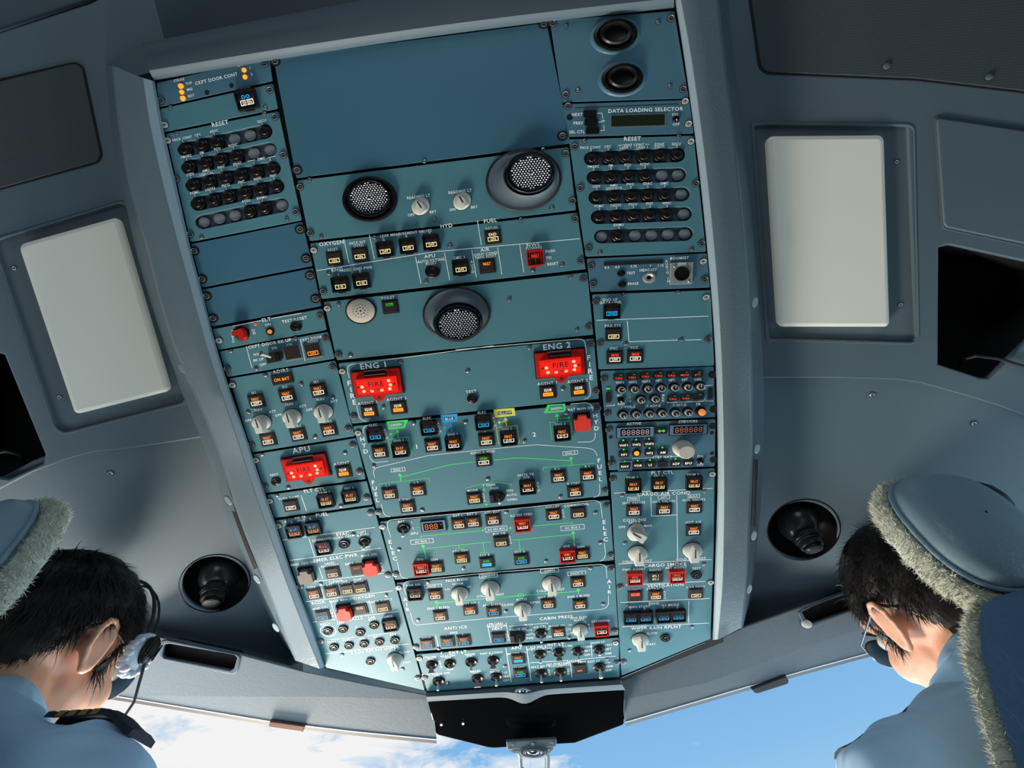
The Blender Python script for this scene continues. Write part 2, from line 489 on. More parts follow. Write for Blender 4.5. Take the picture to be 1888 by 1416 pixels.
module('inertial_reference_panel', 'left column panel with three grey knobs below an on battery light', 'panel', [(423,698),(618,665),(654,804),(465,834)], '''
@c
T 928 850 6 ADIRS
A 950 935 40 19 ON_BAT
T 637 1085 4.4 IR1
T 972 1022 4.4 IR3
T 1315 967 4.4 IR2
B 670 1175 aFAULT #wOFF
B 1003 1115 aFAULT #wOFF
B 1345 1058 aFAULT #wOFF
T 690 1270 4.6 NAV
T 1025 1210 4.6 NAV
T 1365 1155 4.6 NAV
T 840 1290 4.4 ATT
T 1170 1230 4.4 ATT
T 1510 1178 4.4 ATT
T 578 1385 4.4 OFF
T 905 1328 4.4 OFF
T 1242 1270 4.4 OFF
s 762 895
s 1155 993
s 578 1295
s 1495 1137
F 408 1003 b
F 1495 810
@d
K 375 225 18 0
K 705 165 18 0
K 1045 110 18 0
T 415 328 4.4 ADR1
T 745 272 4.4 ADR3
T 1080 220 4.4 ADR2
B 443 415 aFAULT #wOFF
B 770 360 aFAULT #wOFF
B 1103 307 aFAULT #wOFF
s 950 388
F 258 472
F 1310 297
''')
module('auxiliary_power_fire_panel', 'left column panel titled APU with one glowing red fire guard', 'panel', [(467,838),(656,808),(674,883),(489,909)], '''
@d
T 797 525 10 APU
Z 857 712 86
T 503 800 4.6 TEST
O 527 872 9.5
T 1237 672 5 AGENT
B 1263 760 wSQUIB =aDISCH
F 310 640 b
s 370 578
F 402 922
s 658 937
s 1275 560
F 1358 475
F 1433 765
''')
module('flight_control_panel', 'narrow left column panel with a turbulence damp button and two computer buttons', 'panel', [(492,913),(676,887),(687,930),(506,955)], '''
@d
T 945 962 6 FLT_CTL
T 1050 990 4.4 PRIM_1
T 1317 945 4.4 SEC_1
T 662 1047 4.4 TURB_DAMP
L white 1 797 1022 857 1195
B 690 1130 - #wOFF
B 1075 1072 aFAULT #yOFF/R G
B 1340 1030 aFAULT #yOFF/R G
F 460 1085 b
s 535 1020
s 1230 1137
F 1510 1045
''')
module('emergency_and_calls_panel', 'lowest left column panel, long, with red covers, call buttons and a wiper knob', 'panel', [(508,960),(689,934),(783,1274),(601,1300)], '''
@e
T 672 50 6 FUEL
T 435 82 4 INR_TK
T 445 112 4 SPLIT
T 343 130 4.2 L
T 547 95 4.2 R
B 378 225 cSHUT #aON G
B 583 193 cSHUT #aON G
L white 1 243 328 1250 190
L white 1 527 305 592 508
T 670 320 4.4 COMMAND
T 895 260 5.4 EVAC
T 890 297 4.4 HORN_OFF
T 1105 240 4.2 CAPT
T 1115 270 4.2 &_PURS
T 1145 412 4.2 CAPT
B 697 405 rEVAC #wON G
O 915 370 11.5
X 1135 345 11.5
L white 1 322 550 1310 415
T 820 518 6.2 EMER_ELEC_PWR
T 480 580 4.4 EMER_GEN_TEST
T 755 578 4.2 LAND
T 760 605 4.2 RECOVERY
T 1020 577 4.4 EMER_GEN
T 1180 490 4.4 MAN_ON
C 512 700 brown
B 790 680 - #yON
B 1060 643 rFAULT -
C 1212 612 redcover
V 1313 580 1335 655 3.6 AUTO
L white 1 638 625 680 752
L white 1 455 795 1340 690
T 820 778 5.2 GPWS
T 917 774 4.2 G/S
T 928 800 4.2 MODE
T 1060 755 4.2 FLAP
T 1070 780 4.2 MODE
T 557 842 4.4 TERR
T 752 820 4.4 SYS
B 587 912 aFAULT #wOFF
B 778 888 aFAULT #wOFF
B 950 860 - #yOFF
B 1095 845 - #yOFF
L white 1 665 860 695 965
L white 1 492 1000 1440 880
T 633 1005 5.4 RCDR
T 890 978 4.2 MASK_MAN_ON
T 1128 945 5.4 OXYGEN
T 1095 1010 4.2 PASSENGER
T 1310 985 4.2 CREW_SUPPLY
T 655 1068 4.2 GND_CTL
B 683 1145 - #cON
C 925 1100 redcover
B 1090 1078 wSYS_ON -
B 1335 1053 - #yOFF
L white 1 757 985 825 1170
L white 1 1185 995 1222 1120
L white 1 570 1220 1505 1105
V 768 1095 790 1158 3.6 AUTO
T 1035 1180 5.4 CALLS
s 272 115
F 200 175 b
s 1012 265
s 657 805
F 433 830
s 1370 930
F 1200 30
F 1388 705
@f
T 352 412 4.4 MECH
L white 1.3 ring 385 490 14.5
O 385 490 10.5
T 513 382 4.2 FLT
T 523 405 4.2 REST
O 548 470 10.5
T 710 443 4.4 ALL
O 735 505 10.5
T 855 340 4.2 CAB
T 865 365 4.2 REST
O 885 427 10.5
T 1040 332 4.4 EMER
B 1065 412 aCALL #wON G
L white 1 410 587 680 557
L white 1 818 542 1090 508
T 425 607 4.4 PURS
T 590 588 4.4 FWD
T 755 570 4.4 MID
T 920 548 4.4 EXIT
T 1090 528 4.4 AFT
O 450 667 10.3
O 612 648 10.3
O 777 628 10.3
O 943 608 10.3
O 1110 590 10.3
L white 1 350 740 1258 632
T 805 705 5.8 RAIN_RPLNT
T 1075 675 5.4 WIPER
T 1083 703 4.2 OFF
T 1215 720 4.2 SLOW
T 1245 828 4.2 FAST
O 845 818 10.3
K 1115 790 15.5 0 pt
s 535 750
s 1195 903
F 305 600
F 1358 1000
''', outline=[(508,960),(689,934),(783,1273),(601,1231)])
# ---- centre column
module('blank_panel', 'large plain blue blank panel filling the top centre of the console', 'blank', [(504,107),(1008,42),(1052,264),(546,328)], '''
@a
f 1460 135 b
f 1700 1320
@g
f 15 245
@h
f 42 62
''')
module('reading_lamp_panel', 'wide panel with two round reading lamps and two grey dimmer knobs', 'panel', [(548,333),(1048,271),(1062,387),(571,444)], '''
@m
N 842 638 51 8 35
T 1367 605 4.6 READING_LT
T 1288 803 4.4 OFF
T 1525 770 4.4 BRT
K 1392 712 18 -25 low
s 178 425
s 1430 222
s 1542 853
s 310 1043
F 78 500
F 190 1003
@n
N 975 430 70 60 36
K 308 655 18 -25 low
T 285 548 4.6 READING_LT
T 205 745 4.4 OFF
T 440 717 4.4 BRT
s 1187 92
s 1283 730
F 1435 135
F 1507 650
''')
module('maintenance_panel', 'wide panel of black maintenance buttons from oxygen reset to nose wheel towing', 'panel', [(572,449),(1064,392),(1080,496),(593,551)], '''
@m
T 420 1110 6.2 OXYGEN
L white 1 555 1067 612 1332
T 703 1105 4.4 SVCE_INT
T 713 1135 4.4 OVRD
L white 1 833 1022 887 1285
T 1230 1003 4.4 LEAK_MEASUREMENT_VALVES
T 985 1073 4.4 G
T 1235 1038 4.4 B
T 1487 1003 4.4 Y
T 1670 922 6.2 HYD
T 435 1180 4.4 RESET
B 455 1277 - #yON
B 733 1235 - #yON
B 1010 1180 - #yOFF G
B 1258 1142 - #yOFF G
B 1510 1105 - #yOFF G
s 887 1050
s 1708 1140
F 230 1190 b
@n
L white 1 473 865 517 1133
T 615 865 6.2 FUEL
T 630 945 4.4 REFUEL
B 643 1043 yEND #yON
L white 1 0 1205 1590 1062
s 945 857
F 1535 845
@o
L white 1 20 348 1298 143
T 247 335 6 ENG
T 450 330 4.6 FADEC_GND_PWR
T 262 388 4.2 1
T 492 352 4.2 2
B 290 500 - #yON G
B 520 460 - #yON G
T 1265 237 4.6 AUTO_EXTING
T 1270 268 4.6 RESET
T 1252 187 6 APU
O 1285 357 14
L white 1 1098 195 1157 490
L white 1 1413 155 1470 452
T 1570 205 4.6 CMC_1
B 1595 315 - #yOFF G
V 1708 250 1723 360 4 AUTO
L white 1 1710 120 1760 418
s 155 378
s 1213 468
F 95 572
@p
T 437 118 6 AIR
T 443 165 4.4 OVHT_COND
T 447 195 4.4 FANS_RESET
B 463 300 aFAULT -
L white 1 575 95 622 392
L white 1 815 68 860 368
T 962 68 6 NWS
T 967 102 4.4 TOWING
B 985 215 rFAULT - RG
T 1148 135 4.6 PUSH
T 1130 207 4.6 TO
T 1177 272 4.6 RESET
s 1277 287
s 960 345
F 1480 240
''')
module('reading_lamp_panel', 'wide panel with a large round reading lamp and a cream buzzer disc', 'panel', [(597,557),(1083,502),(1094,617),(621,664)], '''
@o
s 263 715
S 507 785 26
T 798 643 4.6 TOILET
B 825 740 gOCCPD -
N 1545 820 63 15 35 deep
F 140 760 b
F 260 1262
s 390 1268
@p
s 703 663
s 1370 420
s 1440 993
F 1507 437
F 1568 958
''')
module('engine_fire_panel', 'wide centre panel with two glowing red engine fire guards', 'panel', [(624,670),(1095,624),(1104,735),(649,781)], '''
@q
P .9 q215,425 q196,350 q192,310 q203,280 q240,262 q820,188 q1888,48
P .9 r0,220 r1420,95 r1462,98 r1490,115 r1502,140 r1522,265
P .9 q300,740 q325,860 q340,890 q365,910 q412,922
P .9 r1550,590 r1566,700 r1562,745 r1540,775 r1495,790
T 490 275 10 ENG_1
Z 545 470 93
V 213 480 273 700 9 FIRE
T 422 708 5 AGENT_1
T 762 662 5 AGENT_2
B 447 805 wSQUIB =aDISCH
B 785 762 wSQUIB =aDISCH
T 1628 577 5 TEST
O 1645 660 10.5
s 812 233
s 1590 340
s 610 760
F 135 345 b
F 265 868
@r
T 1175 175 10 ENG_2
Z 1212 377 93
V 1546 310 1574 540 9 FIRE
T 1060 607 5 AGENT_1
T 1415 580 5 AGENT_2
B 1070 708 wSQUIB =aDISCH
B 1427 682 wSQUIB =aDISCH
s 858 197
s 1245 672
F 1573 155
F 1628 700
''')
module('hydraulic_and_fuel_panel', 'wide centre panel with green, blue and yellow system flags above fuel pump buttons', 'panel', [(651,786),(1105,742),(1122,914),(699,955)], '''
@s
P .9 s218,430 s214,385 s225,350 s245,328 s285,320
V 205 505 250 668 7.6 HYD
P .9 s297,720 s315,770 s345,805 s385,818 s550,800
T 350 315 4.4 ELEC
T 1070 225 4.4 ELEC
G green s525,270 s815,245 s772,360 s548,378
G panel s565,292 s770,275 s748,335 s580,348
T 655 312 4.2 GREEN
W green 2.2 685 490 668 372
W green 1.3 560 440 606 436
L green 1 606 436 672 432
L green 1 610 740 550 510 820 475 868 700
G blue s1250,183 s1475,166 s1480,268 s1265,290
G btn s1300,215 s1435,205 s1438,242 s1305,254
T 1368 230 4.2 BLUE
W blue 3 1403 412 1384 292
W blue 1.6 1280 352 1330 350
L blue 1.4 1330 350 1392 348
L blue .8 1315 660 1270 425 1545 390 1578 590
B 385 440 - #cON G
B 1100 348 - #cON G
B 720 642 aFAULT #wOFF G
B 1430 555 aFAULT #wOFF G
B 440 675 aFAULT #wOFF
B 1145 590 aFAULT #wOFF
V 503 380 533 485 3.8 AUTO
V 1224 295 1245 400 3.8 AUTO
T 688 522 4.2 ENG_1
T 1412 437 4.2 ENG_1
T 932 603 8 1
D 410 570 green 1.5
D 1120 485 blue 2
s 893 292
s 1587 277
s 357 865
F 148 422 b
P .9 s370,1020 s352,950 s358,920 s385,892 s430,878 s1090,725 s1888,640 t940,580 t1620,625 t1690,640 t1728,675 t1750,733
V 350 1085 408 1320 7.6 FUEL
Q 682 915 26 6.5 ENG_1
L green 1.4 725 1010 1385 845 1705 810
W green 1.8 722 1065 702 958
L green 1 430 1125 428 1105 1095 1028 1108 1080
T 545 1125 4.2 L_1
T 925 1082 4.2 L_2
T 775 1312 4.2 L_STBY
B 570 1230 aFAULT #wOFF
B 950 1185 aFAULT #wOFF
@t
T 207 148 4.4 ELEC
G yellow t360,110 t640,88 t657,190 t380,218
G btn t410,138 t605,122 t610,168 t415,184
T 507 152 4.2 YELLOW
W yellow 2.6 537 335 520 212
W yellow 1.4 415 283 460 278
L yellow 1 460 278 525 275
L yellow .8 435 570 397 350 680 322 712 553
G green t1085,45 t1322,30 t1330,140 t1033,160
G panel t1120,62 t1290,50 t1292,115 t1090,130
T 1200 93 4.2 GREEN
W green 2.2 1223 270 1210 158
W green 1.2 1405 215 1345 222
L green 1 1345 222 1240 233
L green 1 1145 515 1115 280 1395 265 1418 490
B 230 278 - #cON G
B 565 485 aFAULT #wOFF G
B 1280 423 aFAULT #wOFF G
B 268 515 aFAULT #wOFF
V 363 220 385 322 3.8 AUTO
T 540 365 4.2 ENG_2
T 1257 300 4.2 ENG_2
T 908 440 8 2
D 250 402 yellow 1.5
T 1530 97 4.6 RAT_MAN_ON
C 1547 268 redcover
V 1723 190 1742 360 7.6 HYD
P .9 t1390,37 t1600,18 t1655,35 t1685,75 t1692,125
P .9 t1722,420 t1724,480 t1705,520 t1660,540 t1490,547
V 1775 790 1797 1040 7.6 FUEL
P .9 t1783,1100 t1787,1215 t1765,1265 t1705,1285
P .9 u165,285 u190,385 u215,430 u245,448 u290,452
Q 1390 690 27 7 ENG_2
L green 1.4 360 787 665 755 750 757 1395 795
W green 1.8 1410 848 1398 735
L green 1 1030 930 1028 885 1700 828 1718 838
L green 1 -20 1165 170 1110 430 1082 605 1110 607 1130
T 215 680 4.4 WING_X_FEED
B 232 785 gOPEN #wON
T 305 1120 4.2 T_TANK
T 378 1160 4.2 FEED
T 83 1190 4.2 MODE
B 108 1295 aFAULT #yFWD
X 410 1270 12 guard
T 583 1190 4.2 ISOL
T 605 1250 4.2 AUTO
T 610 1312 4.4 OPEN
T 795 980 4.4 OUTR_TK
T 800 1015 4.4 XFR
B 820 1140 aFAULT #wON G
V 955 1090 968 1190 3.8 AUTO
T 1213 900 4.2 R_2
T 1615 868 4.2 R_1
B 1232 1005 aFAULT #wOFF
B 1625 980 aFAULT #wOFF
T 1435 1097 4.4 R_STBY
B 1453 1200 aFAULT #wOFF
V 225 1240 243 1330 3.6 AUTO
G green t235,1160 t257,1195 t212,1196
G green t242,1372 t290,1370 t267,1402
s 1342 155
s 778 532
s 288 1038
s 1258 1277
F 1757 90
F 1855 1190
@u
B 520 322 aFAULT #wOFF
s 718 363
F 130 390
''')
module('electrical_panel', 'wide centre panel with an amber voltage display and three red guarded buttons', 'panel', [(701,962),(1124,922),(1132,1033),(728,1069)], '''
@u
P .9 u295,735 u250,590 u248,540 u265,510 u300,496 u900,440 v420,355 v1560,237 v1610,245 v1645,275 v1655,310 v1675,480
P .9 u380,1060 u415,1210 u435,1255 u465,1275 u520,1282
P .9 v1700,810 v1716,950 v1705,1000 v1680,1035 v1640,1050
V 285 790 350 1015 7.6 ELEC
T 437 517 4.2 BAT
X 467 612 12.5
T 575 530 4.2 1
T 592 605 4.2 2
T 610 675 4.6 APU
L green .8 615 600 690 598
I 870 572 47 23 digita 88.8
T 1190 437 4.2 BAT_1
T 1380 418 4.2 BAT_2
T 1650 395 4.2 APU_BAT
B 1207 545 aFAULT #wOFF
B 1400 520 aFAULT #wOFF
B 1665 490 aFAULT #wOFF
Q 1705 620 40 9 AC_ESS_BUS
Q 712 785 42 8.5 AC_BUS_1
L green 1.2 700 745 698 715 1500 640
W green .9 1500 640 1545 635
W green 1.8 757 970 722 822
L green .8 670 980 845 965
L green 1.2 760 880 1640 790
L green 1 1207 838 1215 880
L green .8 1150 888 1280 875
L green 1 1530 805 1548 935
L green .8 1490 942 1610 932
T 762 998 4.4 1
T 687 1025 4.2 IDG
T 873 1027 4.2 GEN
B 708 1140 aFAULT #wOFF RG
B 905 1130 aFAULT #yOFF/R
T 1223 910 4.2 APU_GEN
B 1245 1005 aFAULT #yOFF/R
T 1553 967 4.2 EXT_B
B 1580 1062 gAVAIL =cAUTO
s 405 893
s 1268 1147
F 185 588 b
F 358 1222
@v
T 293 680 4.2 BUS_TIE
B 320 780 - #yOFF
V 432 720 448 805 3.6 AUTO
Q 1275 600 43 9 AC_BUS_2
W green .9 480 603 415 608
L green 1.2 740 578 1270 535 1272 560
L green 1.2 470 768 1260 693
L green 1 555 765 572 890
L green .8 510 897 632 888
W green 1.8 1297 790 1280 640
L green .8 1210 798 1385 783
T 1297 822 4.4 2
T 1197 848 4.2 IDG
T 1385 855 4.2 GEN
T 573 922 4.2 EXT_A
B 592 1020 gAVAIL #cON
T 587 428 4.4 AC_ESS_FEED
B 605 552 aFAULT #wALTN RG
T 1010 320 4.4 GALLEY
B 1022 420 aFAULT #wOFF
V 1143 370 1155 455 3.6 AUTO
T 1330 295 4.4 COMMERCIAL
B 1350 395 - #yOFF
B 1207 965 aFAULT #wOFF RG
B 1405 950 aFAULT #yOFF/R
s 388 390
s 1583 400
s 1645 802
s 920 1052
V 1698 525 1720 757 7.6 ELEC
F 1733 303
F 1783 965
''')
module('air_and_pressure_panel', 'wide centre panel with four pale rotary knobs and a round green crossfeed symbol', 'panel', [(731,1075),(1133,1041),(1140,1171),(767,1201)], '''
@w
P .9 w210,415 w175,310 w178,268 w200,242 w240,230 x0,190 x1500,75 x1550,85 x1580,115 x1590,260
P .9 w265,650 w295,765 w320,800 w355,815 w400,810 x0,800 x1520,678 x1580,655 x1610,610 x1610,495
V 198 472 234 605 7 AIR
T 305 277 4.2 RAM_AIR
B 332 380 - #yON G
Q 570 293 32 6.5 PACK_1
B 600 405 aFAULT #wOFF
W green 1.6 628 560 612 480
L green .8 500 578 770 560
L green 1.3 640 520 1888 405
L green 1.2 1350 465 1352 505
W green .9 1352 500 1350 525
T 890 212 4.4 PACK_FLOW
T 900 262 4.2 NORM
T 763 333 4.2 LO
T 1055 300 4.2 HI
K 930 385 16.5 0
Q 1310 158 33 7.5 COCKPIT
W green 1.2 1318 225 1316 195
K 1335 310 18 0
T 1220 425 4.2 COLD
T 1470 403 4.2 HOT
T 640 585 4.2 ENG_1_BLEED
B 668 687 aFAULT #wOFF
T 1070 522 4.2 HOT_AIR_1
B 1065 608 aFAULT #wOFF
T 1357 543 4.2 APU_BLEED
B 1380 625 aFAULT #cON
T 1568 540 4.4 CLOSE
T 1752 470 4.4 AUTO
T 870 848 5.6 ANTI_ICE
T 848 915 4.4 ENG
T 745 960 4 1
T 965 938 4 2
T 475 985 4.2 WING
B 493 1060 aFAULT #cON
B 765 1035 aFAULT #cON
B 983 1018 aFAULT #cON
L white 1 603 953 645 1120
T 1415 798 4.8 PROBE/
T 1425 830 4.8 WINDOW
T 1432 862 4.8 HEAT
L white 1 1297 800 1345 1053
L white 1 1547 785 1590 1030
B 1447 980 - #cON
V 1550 940 1560 1015 3.6 AUTO
s 500 243
s 368 748
s 1548 630
s 645 1130
F 112 312 b
F 340 1105
@x
V 1620 305 1627 445 7 AIR
L green 1.3 95 523 390 498
L green 1.3 480 490 1200 437
L green 1.2 ring 435 493 5.6
T 628 582 4.4 OPEN
K 462 665 16.5 0
Q 822 160 33 7.5 CABIN
W green 1.2 832 225 829 200
K 848 320 18 0
T 718 428 4.4 COLD
T 970 408 4.4 HOT
Q 1185 195 33 7 PACK_2
B 1200 310 aFAULT #wOFF
W green 1.6 1212 480 1203 390
T 788 510 4.2 HOT_AIR_2
B 803 595 aFAULT #wOFF
T 1212 498 4.2 ENG_2_BLEED
B 1228 603 aFAULT #wOFF
T 910 785 5.6 CABIN_PRESS
T 540 880 4 MAN
L white .8 290 918 287 905 490 885
L white .8 590 878 795 862 798 880
T 403 943 4.2 VALVE_SEL
X 395 1030 12 guard
T 548 957 4 AFT
T 568 1010 4 BOTH
T 565 1060 4 FWD
T 695 913 4.2 V/S_CTL
X 705 1000 12
T 800 938 4.2 UP
T 818 1042 4.2 DN
T 925 897 4.2 MODE_SEL
B 940 978 aFAULT #wMAN
V 1043 930 1053 1005 3.6 AUTO
T 1213 787 4.2 LDG_ELEV
T 1218 820 4.2 AUTO
T 1293 842 3.6 -2
T 1345 880 3.6 0
T 1355 930 3.6 2
T 1100 883 3.6 14
T 1090 940 3.6 12
T 1120 990 3.6 10
K 1230 945 14.5 0
T 1505 832 4.2 DITCHING
B 1515 938 - #wON RG
s 1370 127
s 1540 607
s 238 700
s 1085 1060
F 1650 135
F 1697 962
''')
module('light_switch_panel', 'lowest centre panel with rows of black toggle switches for exterior and interior lights', 'panel', [(768,1207),(1141,1176),(1142,1248),(788,1275)], '''
@y
T 757 450 5.6 EXT_LT
T 380 518 4.2 STROBE
T 393 545 4 ON
X 408 620 11 wide
T 622 500 4.2 BEACON
T 625 525 4 ON
X 648 605 11 short
T 915 480 4.2 WING
T 915 505 4 ON
X 935 585 11.5
T 1205 460 4.2 NAV_&_LOGO
T 1210 485 4 2
T 1332 552 4 1
X 1228 562 11.5 wide
T 655 680 4.4 OFF
V 512 575 532 650 3.4 AUTO
T 465 742 4.4 RWY_TURN_OFF
T 473 768 4 ON
X 497 840 11.5
T 993 705 4.4 LAND
T 997 730 4 ON
X 1018 802 11.5 wide
T 1252 712 4.2 NOSE
X 1270 780 11.5
T 1378 722 4 T.O
T 1400 775 4 TAXI
T 1405 828 4 OFF
L white 1 1397 395 1472 855
T 1538 393 5.6 APU
T 1545 465 4 MASTER_SW
B 1565 535 aFAULT =cON/R
T 1578 655 4 START
B 1595 725 gAVAIL #cON
L white 1 1675 378 1738 835
s 547 460
s 625 867
s 1385 637
F 240 535 b
F 312 790
@z
T 762 348 5.6 INT_LT
T 530 378 4 ICE_IND_&
T 545 405 4 STBY_COMPASS
X 548 480 11.5
T 915 367 4.2 DOME
X 800 455 11.5 wide
X 1055 440 11.5
T 1168 380 4 STORM
T 1183 432 4 BRT
T 1183 487 4 OFF
L white 1 1233 308 1245 515
T 1330 320 4 ANN_LT
X 1340 415 11.5 short
T 1467 353 4 TEST
T 1465 408 4 BRT
T 1465 467 4 DIM
L white 1 420 595 925 562
L white 1 1080 550 1565 505
T 1005 570 5.4 SIGNS
T 552 643 4 SEAT_BELTS
T 550 665 4 ON
X 562 735 11.5
T 800 603 4 NO_PORTABLE
T 810 627 4 ELEC_DEVICE
T 815 648 4 ON
X 820 715 11.5
V 662 690 680 755 3.4 AUTO
V 922 680 930 745 3.4 AUTO
L white 1 957 605 977 795
T 1205 578 4 EMER_EXIT_LT
B 1078 667 - aOFF
X 1345 650 11.5 long
T 1452 588 4 ON
T 1475 640 4 ARM
T 1467 692 4 OFF
s 667 437
s 695 787
s 1445 545
F 1560 328 b
F 1578 588
''')
# ---- right column
module('air_outlet_panel', 'top right panel with two round black air outlets one above the other', 'radio', [(1014,38),(1243,20),(1270,181),(1037,188)], '''
@g
J 745 365 40
J 815 810 38
s 245 270
s 1185 230
s 365 925
s 1305 885
F 105 240
F 1318 188
F 238 970
F 1440 915
''')
module('data_loading_panel', 'right column panel with a dark green display and three black keys', 'radio', [(1039,192),(1271,184),(1279,246),(1042,252)], '''
@g
L gap 1 340 1105 1390 1065
T 1057 1125 5.9 DATA_LOADING_SELECTOR
E 977 1235 97 18 lcd
T 358 1172 4.8 NEXT
T 368 1260 4.8 PREV
T 355 1350 4.8 SEL_CTL
E 487 1165 25 11.5 black
E 500 1250 25 11.5 black
E 513 1338 25 11.5 black
L white .8 560 1160 610 1158 620 1215
L white .8 628 1280 635 1335 590 1337
L white .8 575 1250 605 1249
T 622 1240 4 SP
T 1357 1172 4.4 ON
T 1368 1272 4.4 OFF
X 1367 1218 6.5 short
F 262 1085
H 280 1200 6
F 1460 1038 b
F 1495 1270 b
''')
module('reset_button_panel', 'right column reset panel of black round buttons, above the headset jack panel', 'panel', [(1049,257),(1279,250),(1302,464),(1080,473)], '''
@h
T 803 92 6.4 RESET
T 345 188 4 PACK_CONT
T 352 215 4 2
T 533 178 4 CPC
T 540 207 4 2
T 815 160 4 VENT_CONT
T 725 190 4 LANE_1
T 910 187 4 LANE_2
L white .8 645 165 695 162
L white .8 940 155 990 152
T 1093 153 4 ZONE
T 1097 183 4 CONT
T 1280 150 4 SDCU
T 1285 178 4 2
T 378 395 4 FMGEC
T 382 428 4 2
T 565 385 4 FM
T 570 417 4 2
T 750 377 4 FCU
T 757 408 4 2
T 937 370 4 FCDC
T 940 402 4 2
T 410 610 4 CIDS
T 415 642 4 2
T 598 600 4 AMU
T 602 632 4 2/3/4/BITE
T 780 588 4 FWC
T 785 620 4 2
T 967 580 4 SDAC
T 970 613 4 2
T 1150 577 4 DMC
T 1155 607 4 2
T 440 825 4 FCMC
T 443 857 4 2
T 623 815 4 LGCIU
T 628 846 4 2
T 807 805 4 PSCU
T 812 836 4 2
T 990 797 4 PHC
T 995 829 4 2
T 1175 793 4 WHC
T 1180 824 4 2
T 652 1030 4 EIVMU
T 656 1062 4 2
R 360 308 547 298 733 290 925 284 1107 274 1295 268
R 390 515 575 508 760 502 947 492 1130 485e 1305 485e
R 410 730 603 722 790 715 970 705 1155 703 1345 695e
R 435 945 630 935 815 927 995 922 1180 915 1370 910e
R 470 1155e 650 1150 835 1145e 1015 1140e 1195 1133e 1380 1127e
F 172 180
F 235 630
F 325 1285
F 1437 125 b
F 1490 580
F 1555 1230
s 280 118
s 1308 70
s 450 1335
s 1447 1297
''')
module('headset_jack_panel', 'right column panel with a silver square boomset socket and a round headset jack', 'radio', [(1082,477),(1303,467),(1309,530),(1089,538)], '''
@i
E 695 145 108 6 gap
T 405 195 4 0.3
T 520 190 4 0.5
T 697 182 4 0.75
T 880 175 4 1
T 993 172 4 1.15
T 668 255 4.4 TEST
T 692 370 4.4 ERASE
T 857 222 4.6 HEADSET
T 1197 93 4.6 BOOMSET
V 1055 125 1075 345 3.8 AUDIO_IN
O 562 260 7.5
O 573 378 7.5
k 865 305 11.5
c 1212 260
F 235 180
F 255 375
F 1455 130 b
F 1470 325
''')
module('cabin_system_panel', 'right column panel with four black square buttons and thin white dividing lines', 'panel', [(1092,543),(1310,535),(1317,674),(1104,681)], '''
@i
T 440 545 4.6 GND_HF
T 447 575 4.6 DATA_LINK
B 455 672 - #cOVRD G
L white 1 292 770 1510 725
L white 1 628 775 648 1003 1175 985
L white 1 1260 985 1435 980
T 470 827 4.8 PAX_SYS
B 478 922 - #yOFF
T 483 1075 4.6 IFEC
T 703 1065 4.6 VCC
B 490 1172 rSMOKE #wOFF
B 712 1160 rSMOKE #wOFF
F 285 570
F 332 1022
F 1485 520 b
F 1508 975
s 588 493
s 1180 468
s 612 1025
s 1212 983
''')
module('audio_control_panel', 'right column panel packed with small white ringed knobs below a row of red call keys', 'radio', [(1107,684),(1316,676),(1319,769),(1116,777)], '''
@j
g 478 207 CALL
g 622 197 CALL
g 765 187 CALL
g 908 180 CALL
g 1050 177 CALL
g 1190 172 MECH
g 1330 170 ATT
T 485 265 4.2 VHF1
T 627 262 4.2 VHF2
T 770 255 4.2 VHF3
T 910 245 4.2 HF1
T 1052 240 4.2 HF2
T 1193 235 4.2 INT
T 1335 232 4.2 CAB
n 500 337 -60
n 640 334 -10
n 787 329 15
n 930 322 5
n 1075 315 -10
n 1218 310 0
n 1352 302 0
T 490 405 4 INT
T 503 500 4 RAD
X 500 453 7 short
n 710 447 200
n 865 437 200
V 960 405 960 462 3.6 MKR
V 597 430 603 470 3.4 IV
g 1063 432 CALL
g 1205 425 CALL
g 1340 415 -
L white .8 1005 478 1005 487 1400 470 1400 460
T 580 530 4.2 1-VOR-2
T 858 520 4.2 1-ADF-2
T 1140 510 4.2 1-SAT-2
T 1343 500 4.2 PA
n 518 612 200
n 660 605 200
n 803 597 200
n 940 592 200
n 1083 590 200
n 1220 582 200
n 1362 575 lit
E 365 430 10 19 btn
E 1468 385 9.5 19 btn
E 360 333 7 2 egreen
L white .8 340 520 430 515 428 500
L white .8 1415 300 1500 297
L white .8 1415 300 1412 340
L white .8 1415 440 1417 468 1505 467
F 315 228
F 350 605
H 1500 180 8
H 1510 555 8
''')
module('radio_tuning_panel', 'right column panel with two red digit displays and a large cream tuning knob', 'radio', [(1118,781),(1319,773),(1318,860),(1123,867)], '''
@j
T 640 715 4.8 ACTIVE
T 1230 690 4.8 STBY/CRS
I 655 803 70 21 digitw 888888
I 1230 775 70 21 digit 888888
g 938 790 <>
t 525 943 VHF1
t 665 935 VHF2
t 805 927 VHF3
t 530 1043 HF1
t 810 1027 HF2
t 950 1020 AM
D 668 1033 eamber 6.5 R
T 950 1075 4.6 STBY_NAV
L white .8 620 1093 855 1085
L white .8 1045 1073 1285 1063 1288 1085
t 540 1172 NAV cover
t 682 1162 VOR
t 815 1155 LS
t 953 1150 -
t 1093 1143 ADF
t 1230 1137 BFO
K 1168 978 18.5 0 round
T 1362 1068 4.4 ON
T 1362 1163 4.4 OFF
X 1362 1115 7 short
F 368 782
H 390 860 4
H 405 1083 4
F 395 1145
H 1490 815 4
H 1490 1037 4
H 1500 740 7
H 1505 1105 7
''')
